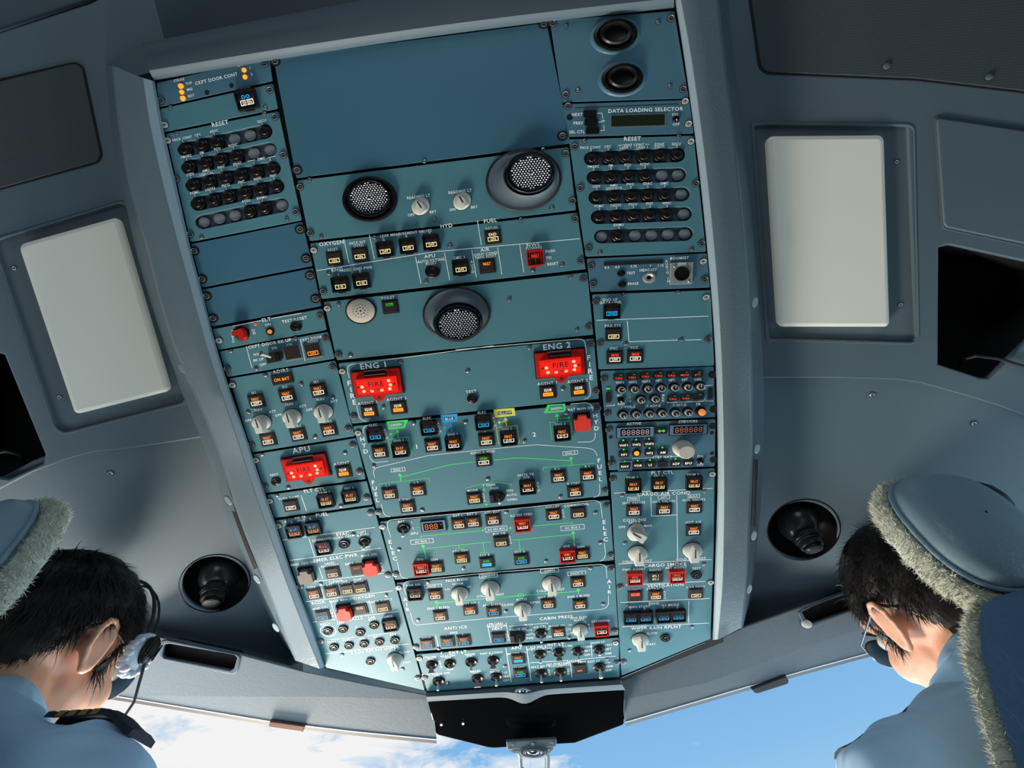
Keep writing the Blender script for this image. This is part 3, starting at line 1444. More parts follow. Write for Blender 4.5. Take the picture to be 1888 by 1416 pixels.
module('cargo_and_ventilation_panel', 'lowest right column panel, long, with three pale knobs, cargo smoke buttons and a wiper knob', 'panel', [(1125,871),(1318,864),(1310,1179),(1146,1188)], '''
@k
T 953 65 6 FLT_CTL
T 625 118 4.4 PRIM_2
T 907 103 4.4 SEC_2
T 1285 88 4.4 PRIM_3
B 630 205 aFAULT #yOFF/R G
B 908 188 aFAULT #yOFF/R G
B 1287 172 aFAULT #yOFF/R G
L white 1 425 290 1500 238
T 965 293 6 CARGO_AIR_COND
Q 637 352 21 7 FWD
Q 967 334 21 7 AFT
Q 1293 322 21 7 BULK
T 640 393 4.4 ISOL_VALVES
T 968 378 4.4 ISOL_VALVES
T 1295 362 4.4 ISOL_VALVES
B 640 475 aFAULT #wOFF
B 968 458 aFAULT #wOFF
B 1295 443 aFAULT #wOFF
L white 1 825 325 832 540 1108 527
L white 1 1108 312 1118 1020
T 647 580 5 COOLING
T 647 607 4.4 NORM
T 513 657 4.4 OFF
T 795 643 4.4 MAX
T 1290 605 4.4 HOT_AIR
B 1287 688 aFAULT #wOFF
K 660 705 18.5 -55
K 680 940 18.5 0
T 572 1035 4.4 COLD
T 792 1025 4.4 HOT
K 1273 905 18.5 0
T 1160 1008 4.4 COLD
T 1380 997 4.4 HOT
L white 1 475 1060 1485 1012
T 980 1068 6 CARGO_SMOKE
T 643 1118 4.4 FWD_AGENT
T 873 1127 4.4 DISCH
T 1100 1097 4.4 AFT_AGENT
T 1320 1108 4.4 TEST
B 647 1207 rSMOKE #wDISCH RG
B 873 1197 wBTL_1 wBTL_2
B 1103 1185 rSMOKE #wDISCH RG
O 1318 1178 11.2
L white 1 553 1290 1415 1250
T 983 1290 5.6 VENTILATION
F 410 135
F 1492 83 b
F 488 1307
F 1475 1260 b
s 512 315
s 1408 270
s 543 832
s 1400 1062
@l
T 530 278 4.4 AVNCS
T 757 267 4.4 EXTRACT
T 1195 247 4.4 CAB_FANS
B 535 340 =rF -
B 758 332 aFAULT #yOVRD
B 1195 313 - #yOFF
V 855 300 858 370 3.6 AUTO
L white 1 378 417 1350 373
T 740 427 5.2 ENG
T 585 460 4.4 MAN_START
T 487 487 4 1
T 637 483 4 2
T 920 443 4.4 N1_MODE
T 845 472 4 1
T 995 467 4 2
B 487 572 - #cON G
B 645 564 - #cON G
B 843 555 - #cON G
B 1000 545 - #cON G
L white 1 1120 400 1118 642
L white 1 392 683 1340 642
T 580 695 5.4 WIPER
T 580 725 4.2 OFF
T 720 750 4.4 SLOW
T 715 868 4.4 FAST
K 590 815 16 0 pt
T 865 685 5.6 RAIN_RPLNT
O 865 800 11
s 458 450
s 1155 685
s 475 938
F 405 1060
''', outline=[(1125,871),(1318,864),(1316,1010),(1310,1178),(1146,1246)])
# ------------------------------------------------------------------ control builders (local unit: one picture pixel at the panel)
SQ = 0.82
_cache = {}
def cached(key, fn):
    if key not in _cache: _cache[key] = fn()
    return _cache[key]
CM = dict(a='eamber', w='ewhite', y='eyellow', g='egreen', c='ecyan', r='ered')
def btn_body(kind):
    b = MB(); w, h = 29.0, 24.0
    if kind == 'P': b.box(0,0,0.8, w+4, h+4, 2.4, 'screw', 0.94); b.box(0,0,2.4,w,h,2.2,'btnface',.92)
    elif kind == 'G':
        b.box(0,0,1.5, w+1, h+1, 3.0, 'btn', 0.95); b.box(0,0,4.2, w-3, h-3, 2.4, 'btnface', 0.94)
    else:
        b.box(0,0,1.0, w+1.2, h+1.2, 2.0, 'btn', 0.96)
        b.box(0,0,2.6, w-4, h-4, 1.4, 'btnface', 0.94)
    for dx in (-4.5, 4.5):
        b.lathe([(0.8,3.1),(0.6,3.45)], 'knobline', dx, 2.5, 8)
    return b.mesh('push_button')
def legend_mesh(top, bot, kind):
    b = MB(); z = 5.5 if kind == 'G' else 3.5
    def part(s, y, h, wbox, wt):
        if s == '-': return
        box = fill = False
        if s[0] == '#': box = True; s = s[1:]
        elif s[0] == '=': fill = True; s = s[1:]
        m = CM[s[0]]; t = s[1:].replace('_', ' ')
        if fill:
            pl = round_poly([(-wbox/2,y-3.3),(wbox/2,y-3.3),(wbox/2,y+3.3),(-wbox/2,y+3.3)], 1, 2); b.prism(pl, z, z+0.1, m)
            b.text(t, 0, y, h*0.95, z+0.25, 'ink' if m != 'ecyan' else 'btn', 0.95, wbox*0.8)
        else:
            if box:
                b.strip([(-wbox/2,y-3.2),(wbox/2,y-3.2),(wbox/2,y+3.2),(-wbox/2,y+3.2)], 0.95, z+0.1, m, closed=True)
            b.text(t, 0, y, h, z+0.1, m, 1.05, wt)
    if top != '-' and bot != '-' and bot[0] not in '#=': part(top, 3.6, 4.6, 18, 12); part(bot, -3.8, 4.6, 18, 12)
    else: part(top, 4.2, 5.2, 18, 13.5); part(bot, -3.9 if bot[0] != 'a' else -3.5, 4.0, 18.5, 13.5)
    return b.mesh('legend', False)
def guard_mesh(red):
    b = MB(); w, h = 31.0, 27.0; m = 'redguard' if red else 'guard'; t = 2.2
    z0, z1 = 0.0, 8.0
    for sx in (-1, 1): b.box(sx*(w/2-t/2), 0, 4, t, h, 8, m, 0.9, 0.97)
    b.box(0, -h/2+t/2, 4, w-2*t, t, 8, m); b.box(0, h/2-t/2, 4.6, w-2*t, t*1.6, 9.2, m)
    b.box(0, h/2+0.2, 2.8, w*0.72, 2.2, 5.6, 'btn' if not red else m, 0.9)
    b.box(0, 0.8, 7.6, 0.9, h-5, 0.8, m); b.box(0, 0.4, 7.6, w-4, 0.9, 0.8, m)
    if red: b.box(-w/2+5.2, 0, 7.4, 0.8, h-6, 0.8, m); b.box(w/2-5.2, 0, 7.4, 0.8, h-6, 0.8, m); b.box(0, h/2-5.5, 7.4, w-8, 0.8, 0.8, m)
    b.box(0, -h/2-0.9, 2.4, w*0.45, 1.8, 3.2, m, 0.8)
    return b.mesh('guard')
def screw_mesh():
    b = MB(); b.lathe([(6.0,0),(6.0,0.25),(4.9,0.3)], 'gap', n=20, sy=SQ)
    b.lathe([(4.8,0.25),(4.7,0.9),(3.9,1.3)], 'screw', n=20, sy=SQ)
    b.box(0,0,1.3,8.0,1.1,0.3,'gap'); return b.mesh('screw')
def fast_mesh(kind):
    b = MB()
    if kind == 'f': b.lathe([(12.0,0),(12.0,0.35),(8.5,0.4)], 'dark', n=28, sy=SQ)
    b.lathe([(8.6,0.1),(8.6,0.6),(7.2,0.65)], 'gap', n=24, sy=SQ)
    m = 'screwb' if kind == 'b' else ('screw' if kind != 'd' else 'radio')
    b.lathe([(7.2,0.6),(6.9,1.9),(5.8,2.1),(5.3,1.5)], m, n=24, sy=SQ, cap=False)
    b.lathe([(5.3,1.4),(4.4,1.7)], m if kind == 'b' else 'knobline', n=20, sy=SQ)
    b.box(0,0,1.75,7.4,1.2,0.4,'screw' if kind != 'b' else 'gap'); b.box(0,0,1.7,1.2,4.0,0.35,'gap')
    return b.mesh('fastener')
def round_button_mesh(r):
    b = MB(); k = r/11.0
    b.lathe([(11*k,0),(11*k,2.2*k),(9.6*k,2.9*k),(7.6*k,2.4*k),(6.9*k,1.0*k)], 'black', n=28, sy=SQ, cap=False)
    b.lathe([(6.8*k,0.6*k),(6.6*k,3.0*k),(5.2*k,3.6*k),(2.8*k,3.1*k),(1*k,3.0*k)], 'black', n=24, sy=SQ)
    return b.mesh('push_button')
def knob_mesh(r, kind):
    if kind == 'round':
        b = MB(); b.lathe([(r,0),(r*0.98,r*.5),(r*.86,r*.62),(r*.85,r*.66),(r*.83,r*1.15),(r*.74,r*1.25)], 'cream', n=36, sy=SQ); return b.mesh('rotary_knob'), None
    b = MB(); 
    b.lathe([(r*1.03,0),(r*1.03,1.0),(r*0.97,1.1)], 'knobline', n=36, sy=SQ)  # dark disc under the skirt stands for the knob's shadow ring
    hh = r*(0.95 if kind != 'low' else 0.5)
    b.lathe([(r*0.97,1.0),(r*0.93,r*0.34),(r*0.80,r*0.42)], 'knob', n=36, sy=SQ)
    # pointer grip: a ridge that narrows to the pointer end
    w0, w1 = r*0.34, r*0.46
    poly = [(-w0*0.2, r*0.90), (w0*0.2, r*0.90), (w0*0.8, r*0.35), (w1*0.95,-r*0.25), (w1,-r*0.95), (w1*0.85,-r*1.12), (-w1*0.85,-r*1.12), (-w1,-r*0.95), (-w1*0.95,-r*0.25), (-w0*0.8, r*0.35)]
    if kind == 'low': poly = [(x*1.1, y*0.78) for x, y in poly]
    poly = [(x, y*SQ) for x, y in poly]
    top = [(x*0.86, y*0.94) for x, y in poly]; n = len(poly)
    vs = [(x, y, r*0.3) for x, y in poly] + [(x*1.0, y, hh*0.9) for x, y in poly] + [(x, y, hh) for x, y in top]
    fs = [tuple(2*n+i for i in range(n))] + [(i, i+1 if i+1 < n else 0, n+(i+1)%n, n+i) for i in range(n)] + [(n+i, n+(i+1)%n, 2*n+(i+1)%n, 2*n+i) for i in range(n)]
    fs = [f[::-1] for f in fs]
    b.add(vs, fs, 'knob')
    l = MB(); k = SQ*(0.78 if kind == 'low' else 1); l.box(0, r*0.15*k, hh+0.1, r*0.13, r*1.15*k, 0.5, 'knobline')
    return b.mesh('rotary_knob'), l.mesh('pointer_line')
def toggle_mesh(r, kind):
    b = MB(); k = r/11.5
    if kind == 'guard':
        pl = [(-14,-9.5),(3,-10.5),(11,-8),(15,-3),(15,3),(10,8),(2,10),(-14,10)]
        b.prism([(x, y) for x, y in pl], 0, 7, 'guard', 1.2); b.box(-9,0,8,7,15,2,'btn',.9)
        lv = [(3,-1,4),(4,-3,12),(5,-5,17)]
    elif kind == 'bigup':
        b.prism([(-14,-9),(10,-9),(15,-4),(15,9),(-8,9),(-14,3)], 0, 8, 'btn', 1.2); b.box(9,0,9,8,14,3,'guard',.9)
        lv = [(-4,2,6),(-9,8,13),(-13,12,18)]
    else:
        b.lathe([(11.5*k,0),(11.5*k,1.6),(10.0*k,2.6),(8.2*k,2.0),(6.0*k,1.2)], 'black', n=28, sy=SQ, cap=False)
        b.lathe([(6.4*k,0.8),(5.6*k,2.6),(3.6*k,4.4)], 'black', n=20, sy=SQ)
        L = dict(short=(0.6,0.7), long=(1.2,1.3)).get(kind, (1.0,1.0))
        lv = [(0,0,2*k),(0,-4*k*L[0],6.5*k*L[1]),(0,-7.5*k*L[0],10.5*k*L[1])]
    h = MB()
    if kind == 'wide':
        h.add([(-2,-1,4),(2,-1,4),(2,1.5,5),(-2,1.5,5),(-5.5,-9,9.5),(5.5,-9,9.5),(5.5,-6.5,11),(-5.5,-6.5,11)], [(0,1,5,4),(1,2,6,5),(2,3,7,6),(3,0,4,7),(4,5,6,7)], 'brown')
        h.box(0,-8.4,10.2,11.5,1.6,2.2,'silver')
    else:
        rr = [1.5*k, 1.9*k, 2.2*k] if kind != 'bigup' else [2.4,3.0,4.6]
        if kind == 'long': rr = [1.8,2.2,3.4]
        h.tube([Vector(p) for p in lv], rr, 'silver' if kind in ('bigup','long') else 'screw', 12)
        e = Vector(lv[-1]); d = (Vector(lv[-1])-Vector(lv[0])).normalized()
        h.tube([e, e+d*1.4*k, e+d*2.4*k], [rr[-1]*1.15, rr[-1]*1.1, rr[-1]*0.5], 'screwb' if kind != 'bigup' else 'brown', 12)
    return b.mesh('toggle_switch'), h.mesh('lever')
def cover_mesh(m):
    b = MB()
    b.box(0,1.5,2.0,32,32,4.0,'gap',.97)
    for s in (-1,1): b.box(s*13,13.5,5,4,6,5,'black',.8)
    c = MB(); pl = [(-8,16),(8,16),(9,9),(16,7),(16,-14),(13,-17),(6,-17),(5,-19),(-5,-19),(-6,-17),(-13,-17),(-16,-14),(-16,7),(-9,9)]
    pl = [(x*0.96, y*0.9) for x, y in pl]
    c.prism(pl, 3.5, 12, m, 1.2)
    return b.mesh('guarded_switch'), c.mesh('switch_cover')
def fire_mesh():
    # unit: px, 93 wide
    b = MB(); w, h = 90.0, 47.0
    b.box(0,1,1.2,w+4,h+4,2.4,'gap')
    body = round_poly([(-w/2,-h/2),(w/2,-h/2),(w/2,h/2),(-w/2,h/2)], 3, 3)
    b.prism(body, 1.5, 7, 'redguard', 1.5)
    tab = [(-15,-h/2+1),(-9,-h/2-7),(-5,-h/2-10.5),(0,-h/2-12),(5,-h/2-10.5),(9,-h/2-7),(15,-h/2+1)]
    b.prism(tab, 3, 6.4, 'redguard', 0.6); b.lathe([(3.2,6.5),(3.0,6.7)], 'knobline', 0, -h/2-4.5, 16, SQ)
    hg = MB(); hg.box(0, h/2-6.5, 7.0, 43, 9, 3, 'guard', .94); hg.tube([(-19,h/2-7,9),(19,h/2-7,9)], 1.3, 'knobline', 10); hg.box(0,h/2-.5,4,42,1.4,3,'cream')
    ln = MB(); lw, lh = 76.0, 29.0; ly = -5.0
    ln.box(0, ly, 9, lw, lh, 6, 'efire', .95)
    for x, y in ((-26,-1),(-24,-9.5),(-9,-10),(9,-10),(24,-9),(26,-2),(24,6),(-3,2)):
        if (x, y) == (-3, 2): continue
        vs = [(x, ly+y+2, 12.2)]; n = 16
        ln.lathe([(3.2,12.05),(1.6,12.25)], 'espot', x, ly+y+2, 16, .9)
    for sx in (-1, 1):
        ln.lathe([(2.3,12.1),(2.0,13.0)], 'knobline', sx*33, ly+1, 12, .9); ln.strip([(sx*36, ly-12), (sx*36, ly+12)], .8, 12.3, 'ink')
    ln.strip([(-36,ly-12.5),(36,ly-12.5)], .8, 12.3, 'ink'); ln.strip([(-36,ly+12.5),(36,ly+12.5)], .8, 12.3, 'ink')
    tx = MB(); tx.text('FIRE', 0, ly+4.5, 9.5, 12.45, 'ink', 1.1, 30); tx.text('PUSH', 0, ly-6.5, 5.2, 12.45, 'ink', 1.15, 20)
    return b.mesh('fire_handle'), hg.mesh('hinge'), ln.mesh('lamp_lens'), tx.mesh('lettering', False)
def lamp_meshes(r, off, rl, deep):
    """ring radius, sideways offset of the socket, lens radius"""
    b = MB(); sy = SQ*0.94
    dx, dy = (14, 9) if off == 60 else ((3, -18) if deep else (0, 3))
    if off == 8:
        b.lathe([(r,0),(r,4),(r*.97,6),(r*.90,6.5),(r*.80,2),(r*.74,-1)], 'black', n=48, sy=sy, cap=False)
        b.lathe([(r*.80,2.2),(r*.76,9),(r*.72,9),(r*.70,4)], 'black', n=48, sy=sy, cap=False)
    else:
        b.lathe([(r,0),(r,1.5),(r*.97,3.5),(r*.93,4)], 'dark', n=56, sy=sy, cap=False)
        prof = [(r*.93,4),(r*.88,3),(r*.78,5),(r*.70,9),(rl*1.32,12),(rl*1.25,8),(rl*1.22,2)]
        sh = [(0,0),(0,0),(dx*.25,dy*.25),(dx*.55,dy*.55),(dx*.8,dy*.8),(dx*.8,dy*.8),(dx*.8,dy*.8)]
        b.lathe(prof, 'frame', n=56, sy=sy, cap=False, shift=sh)
        b.lathe([(rl*1.25,8),(rl*1.22,13),(rl*1.15,15),(rl*1.1,10),(rl*1.02,9)], 'black', cx=dx*.9, cy=dy*.9, n=48, sy=sy, cap=False)
        b.lathe([(rl*1.24,1.0),(rl*1.2,1.1)], 'gap', cx=dx*.8, cy=dy*.8, n=40, sy=sy)
    cx, cy = (dx, dy); z = 5 if off == 8 else 12
    l = MB(); l.lathe([(rl*1.06,z-1),(rl*1.06,z+1),(rl,z+1.2),(rl*.98,z)], 'chrome', cx=cx, cy=cy, n=40, sy=sy, cap=False)
    l.lathe([(rl,z-.4),(rl*.6,z-.1),(rl*.2,z)], 'lensd', cx=cx, cy=cy, n=36, sy=sy)
    st = rl/6.6; k = 0
    for i in range(-10, 11):
        for j in range(-11, 12):
            x = (i + (j % 2)*0.5)*st; y = j*st*0.87
            if math.hypot(x, y) < rl*0.95 and math.hypot(x, y) > rl*.13:
                rr = st*0.40
                l.lathe([(rr,z),(rr*.75,z+rr*.6),(rr*.3,z+rr*.9)], 'lens', cx=cx+x, cy=cy+y*sy, n=6, sy=sy)
    l.lathe([(rl*.13,z+.2),(rl*.10,z+1),(rl*.05,z+.6)], 'chrome', cx=cx, cy=cy, n=16, sy=sy)
    return b.mesh('reading_lamp'), l.mesh('lens')

def run_module(name, label, paint, quad, data, outline):
    surf = PP; outline = outline or quad
    def frac(px, py):
        u = v = 0.5
        TL, TR, BR, BL = [Vector(p) for p in quad]; P = Vector((px, py))
        for _ in range(8):
            a = TL.lerp(TR, u); b_ = BL.lerp(BR, u); q = a.lerp(b_, v)
            du = (TR-TL).lerp(BR-BL, v); dv = b_-a
            det = du.x*dv.y-du.y*dv.x; e = P-q
            u += (e.x*dv.y-e.y*dv.x)/det; v += (du.x*e.y-du.y*e.x)/det
        return u, v
    def rowdir(px, py):
        u, v = frac(px, py); v = max(-0.2, min(1.2, v))
        d = (Vector(quad[1])-Vector(quad[0])).lerp(Vector(quad[2])-Vector(quad[3]), v).normalized(); return d
    cxp = sum(p[0] for p in outline)/len(outline); cyp = sum(p[1] for p in outline)/len(outline)
    qc = Vector(surf.q(cxp, cyp))
    Mw = surf.world() @ Matrix.Translation((qc.x, qc.y, 0))
    TOP = 0.0016
    def Q(px, py): q = surf.q(px, py, TOP); return (q[0]-qc.x, q[1]-qc.y)
    def frame(px, py, k=1.0):
        s = surf.ppm(px, py)*k; d = rowdir(px, py); o = surf.P(px, py, TOP)
        ex = (surf.P(px+d.x*4, py+d.y*4, TOP)-o).normalized(); ez = surf.n; ey = ez.cross(ex)
        return Matrix(((ex.x*s, ey.x*s, ez.x*s, o.x), (ex.y*s, ey.y*s, ez.y*s, o.y), (ex.z*s, ey.z*s, ez.z*s, o.z), (0,0,0,1)))
    def ang(px, py):
        d = rowdir(px, py); a = Q(px, py); b_ = Q(px+d.x*4, py+d.y*4); return math.atan2(b_[1]-a[1], b_[0]-a[0])
    holes = []; pr = MB(); todo = []
    ox = oy = 0; sc = 1
    def T(t, X, Y): o = TILES[t]; k = o[2]/1888.0; return (o[0]+X*k, o[1]+Y*k)
    def refs(toks): 
        out = []
        for t in toks: X, Y = t[1:].split(','); out.append(T(t[0], float(X), float(Y)))
        return out
    tile = 'a'; ZP = TOP + 0.00012
    for ln in data.strip().splitlines():
        tk = ln.split(); c = tk[0]
        if c[0] == '@': tile = c[1]; continue
        if c == 'P':
            pts = [Q(*p) for p in refs(tk[2:])]; pr.strip(pts, float(tk[1])*surf.ppm(*T('s',0,0)), ZP, 'white'); continue
        if c == 'G':
            pts = [Q(*p) for p in refs(tk[2:])]; z = ZP if tk[1] not in ('panel', 'btn') else ZP+0.0001
            pr.prism(pts, z, z, tk[1] if tk[1] != 'panel' else paint, sides=False); continue
        if c == 'L' or c == 'W':
            col, w = tk[1], float(tk[2])
            if tk[3] == 'ring':
                p = T(tile, float(tk[4]), float(tk[5])); s = surf.ppm(*p); q = Q(*p); r = float(tk[6])*s
                pr.strip([(q[0]+r*math.cos(i*math.pi/16), q[1]+r*SQ*math.sin(i*math.pi/16)) for i in range(32)], w*s, ZP, col, closed=True); continue
            nn = [float(x) for x in tk[3:]]; pp = [T(tile, nn[i], nn[i+1]) for i in range(0, len(nn), 2)]; s = surf.ppm(*pp[0])
            pts = [Q(*p) for p in pp]
            if c == 'L': pr.strip(pts, w*s*1.05, ZP, col)
            else:
                a = Vector(pts[0]); e = Vector(pts[1]); d = (e-a).normalized(); n_ = Vector((-d.y, d.x)); hw = (w*1.2+2.2)*s; hl = min((e-a).length*0.6, (w*1.2+4)*s)
                m0 = e-d*hl
                pr.strip([tuple(a), tuple(m0)], w*s, ZP, col); pr.prism([tuple(m0+n_*hw), tuple(m0-n_*hw), tuple(e)], ZP, ZP+0.00002, col, sides=False)
            continue
        if c == 'R':   # recessed slot with a row of round buttons
            pts = []
            for i in range(1, len(tk), 2): e = tk[i+1].endswith('e'); pts.append((*T(tile, float(tk[i]), float(tk[i+1].rstrip('e'))), e))
            a, z_ = pts[0], pts[-1]; A = Vector(Q(a[0], a[1])); Z_ = Vector(Q(z_[0], z_[1])); d = (Z_-A).normalized(); n_ = Vector((-d.y, d.x)); s = surf.ppm(a[0], a[1]); rx, ry = 14.2*s, 12.2*s
            o_ = [tuple(Z_+d*rx*math.cos(t)+n_*ry*math.sin(t)) for t in [(-90+15*i)*math.pi/180 for i in range(13)]] + [tuple(A+d*rx*math.cos(t)+n_*ry*math.sin(t)) for t in [(90+15*i)*math.pi/180 for i in range(13)]]
            holes.append(o_)
            for x, y, e in pts: todo.append(('pl' if e else 'pb', x, y, []))
            continue
        x, y = T(tile, float(tk[1]), float(tk[2]))
        if c == 'T':
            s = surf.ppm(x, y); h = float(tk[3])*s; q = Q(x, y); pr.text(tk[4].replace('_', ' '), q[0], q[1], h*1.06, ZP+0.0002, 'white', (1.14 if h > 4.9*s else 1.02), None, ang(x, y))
        elif c == 'V':
            x2, y2 = T(tile, float(tk[3]), float(tk[4])); s = surf.ppm(x, y); tx = tk[6]; n = len(tx)
            for i, ch in enumerate(tx):
                if ch == '_': continue
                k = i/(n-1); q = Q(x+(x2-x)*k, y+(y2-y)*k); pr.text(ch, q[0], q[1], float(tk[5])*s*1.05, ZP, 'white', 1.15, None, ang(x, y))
        elif c == 'Q':
            s = surf.ppm(x, y); w, h = float(tk[3])*s/2, float(tk[4])*s/2; q = Vector(Q(x, y)); a = ang(x, y); dx = Vector((math.cos(a), math.sin(a))); dy = Vector((-dx.y, dx.x))
            pr.strip([tuple(q-dx*w-dy*h), tuple(q+dx*w-dy*h), tuple(q+dx*w+dy*h), tuple(q-dx*w+dy*h)], 0.8*s, ZP, 'white', closed=True)
            pr.text(tk[5].replace('_', ' '), q.x, q.y, 3.8*s, ZP, 'white', 1.15, w*1.6, a)
        else: todo.append((c, x, y, tk[3:]))
    # face plate with its printing
    ol = [Q(*p) for p in outline]
    me0 = filled(round_poly(ol, 0.002, 3), holes, 0.0009, 0.0003)
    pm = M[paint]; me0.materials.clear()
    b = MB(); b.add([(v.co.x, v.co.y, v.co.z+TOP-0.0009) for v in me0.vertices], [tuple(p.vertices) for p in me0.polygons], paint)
    bpy.data.meshes.remove(me0)
    for i, m in enumerate(pr.m): pass
    base = len(b.v); b.v += pr.v
    for f, k in zip(pr.f, pr.m): b.f.append(tuple(i+base for i in f)); b.m.append(b.mi(pr.mats[k]))
    root = link(name, b.mesh(name, True, 30), None, Mw)
    tag(root, label, 'control panel', 'control panels of the overhead console', 'thing')
    def put(nm, me, mw, parent=root, pmw=Mw, lab=None):
        o = link(nm, me, parent, mw, pmw)
        if lab: o['label'] = lab
        return o
    if holes:
        tr = MB()
        for hpoly in holes:
            n = len(hpoly); zb = TOP-0.0058
            tr.add([(p[0], p[1], zb) for p in hpoly]+[(p[0], p[1], TOP-0.0012) for p in hpoly], [tuple(range(n))]+[(i, n+i, n+(i+1)%n, (i+1)%n) for i in range(n)], 'slotfloor')
        put('recess_tray', tr.mesh('recess_tray', False), Mw)
    for c, x, y, a in todo:
        k = 1.0 if y < 760 else max(0.86, 1.0-(y-760)*0.00032)
        fm = frame(x, y, k)
        if c == 'B':
            top, bot = a[0], a[1]; fl = a[2:]; kind = 'G' if 'G' in fl else ('RG' if 'RG' in fl else ('P' if 'P' in fl else 'N'))
            bk = 'G' if kind in ('G', 'RG') else kind
            if 'W36' in fl: fm = fm @ Matrix.Diagonal((1.25, 1.2, 1, 1))
            o = put('push_button', cached(('b', bk), lambda: btn_body(bk)), fm)
            if (top, bot) != ('-', '-'):
                l = link('legend', cached(('l', top, bot, bk), lambda: legend_mesh(top, bot, bk)), o)
            if kind in ('G', 'RG'):
                g = link('guard', cached(('g', kind), lambda: guard_mesh(kind == 'RG')), o)
                if kind == 'RG': g['label'] = 'red guard frame'
        elif c == 's': put('screw', cached('screw', screw_mesh), fm @ Matrix.Rotation(random.choice((0.1, -0.5, 0.6, 0.2, 1.2)), 4, 'Z') @ Matrix.Diagonal((.82, .82, 1, 1)))
        elif c in 'Ff':
            kd = 'f' if c == 'f' else (a[0] if a else 'n'); put('fastener', cached(('F', kd), lambda: fast_mesh(kd)), fm @ Matrix.Diagonal((.86, .86, 1, 1)))
        elif c == 'O': r = float(a[0]); put('push_button', cached(('O', r), lambda: round_button_mesh(r)), fm)
        elif c == 'K':
            r = float(a[0]); kd = a[2] if len(a) > 2 else 'n'; bm_, lm = cached(('K', r, kd), lambda: knob_mesh(r, kd))
            o = put('rotary_knob', bm_, frame(x, y) @ Matrix.Rotation(math.radians(-float(a[1])), 4, 'Z'))
            if lm: link('pointer_line', lm, o)
        elif c == 'X':
            r = float(a[0]); kd = a[1] if len(a) > 1 else 'n'; bm_, lm = cached(('X', r, kd), lambda: toggle_mesh(r, kd))
            o = put('toggle_switch', bm_, frame(x, y)); link('lever', lm, o)
        elif c == 'C':
            bm_, lm = cached(('C', a[0]), lambda: cover_mesh(a[0])); o = put('guarded_switch', bm_, fm); l = link('switch_cover', lm, o); l['label'] = 'red flip cover' if a[0] == 'redcover' else 'brown flip cover'
        elif c == 'Y':
            b_ = MB(); b_.lathe([(16,0),(16,2),(14,3)], 'black', n=28, sy=.95); b_.box(-2,5,4,22,14,3,'black',.9)
            g_ = MB(); g_.prism([(-13,8),(9,11),(13,2),(12,-9),(6,-14),(-1,-13),(-2,-3),(-14,-2)], 3, 13, 'redguard', 1.2)
            o = put('guarded_switch', b_.mesh('guarded_switch'), fm @ Matrix.Diagonal((.9,.9,1,1))); l = link('switch_cover', g_.mesh('switch_cover'), o); l['label'] = 'red flip cover'
        elif c == 'Z':
            ms = cached('Z', fire_mesh); kk = float(a[0])/93.0
            o = put('fire_handle', ms[0], frame(x, y, kk)); link('hinge', ms[1], o); link('lamp_lens', ms[2], o); link('lettering', ms[3], o)
        elif c == 'N':
            ms = cached(('N', a[0]), lambda: lamp_meshes(float(a[0]), int(a[1]), float(a[2]), len(a) > 3)); o = put('reading_lamp', ms[0], frame(x, y)); link('lens', ms[1], o)
        elif c == 'D':
            b_ = MB(); r = float(a[1])
            if len(a) > 2: b_.lathe([(r*1.3,0),(r*1.3,1.5),(r,2)], 'black', n=18, sy=.9)
            b_.lathe([(r*.8 if len(a) > 2 else r,0.1),(r*.7,r*.6),(r*.35,r*.8)] if M[a[0]] not in (M['green'], M['blue'], M['yellow']) else [(r,.1),(r*.9,.2)], a[0], n=16, sy=.9)
            put('indicator_lamp', b_.mesh('indicator_lamp'), fm)
        elif c == 'H':
            b_ = MB(); r = float(a[0]); b_.lathe([(r,0.05),(r*.9,0.3),(r*.75,0.2)], 'gap', n=20, sy=.9); put('screw_hole', b_.mesh('screw_hole'), fm)
        elif c == 'A':
            w, h = float(a[0]), float(a[1]); b_ = MB(); b_.box(0,0,1.5,w,h,3,'btn',.96); o = put('indicator_window', b_.mesh('indicator_window'), fm)
            l = MB(); l.text(a[2].replace('_',' '), 0, 0, 5.6, 3.2, 'eamber', 1.1, w*.72); link('legend', l.mesh('legend', False), o)
        elif c == 'E':
            w, h = float(a[0]), float(a[1]); b_ = MB(); nm = {'lcd': 'display', 'black': 'push_button', 'btn': 'rocker_switch', 'gap': 'scale_window', 'egreen': 'indicator_lamp'}[a[2]]
            if nm == 'display': b_.box(1,0.5,0.4,w+5,h+4,0.8,'screw')
            if nm in ('push_button', 'rocker_switch'): b_.prism(round_poly([(-w/2,-h/2),(w/2,-h/2),(w/2,h/2),(-w/2,h/2)], 1.8, 3), 0, 2.4, a[2], .8)
            else: b_.box(0,0,0.6,w,h,1.2,a[2])
            put(nm, b_.mesh(nm), frame(x, y))
        elif c == 'I':
            w, h = float(a[0]), float(a[1]); b_ = MB(); b_.box(0,0,1.2,w,h,2.4,'gap'); b_.box(0,0,1.8,w-2,h-2,2.6,'frameblue',.97)
            o = put('digital_display', b_.mesh('digital_display'), frame(x, y))
            w2, h2 = w*0.77, h*0.62; l = MB(); l.box(-.5,0,3.2,w2,h2,.5,'window'); t = a[3]; n = len(t.replace('.', ''))
            cw = w2/(n + (1.2 if '.' in t else 0.3)); x0 = -w2/2+cw*.65; dh = h2*.62; i = 0
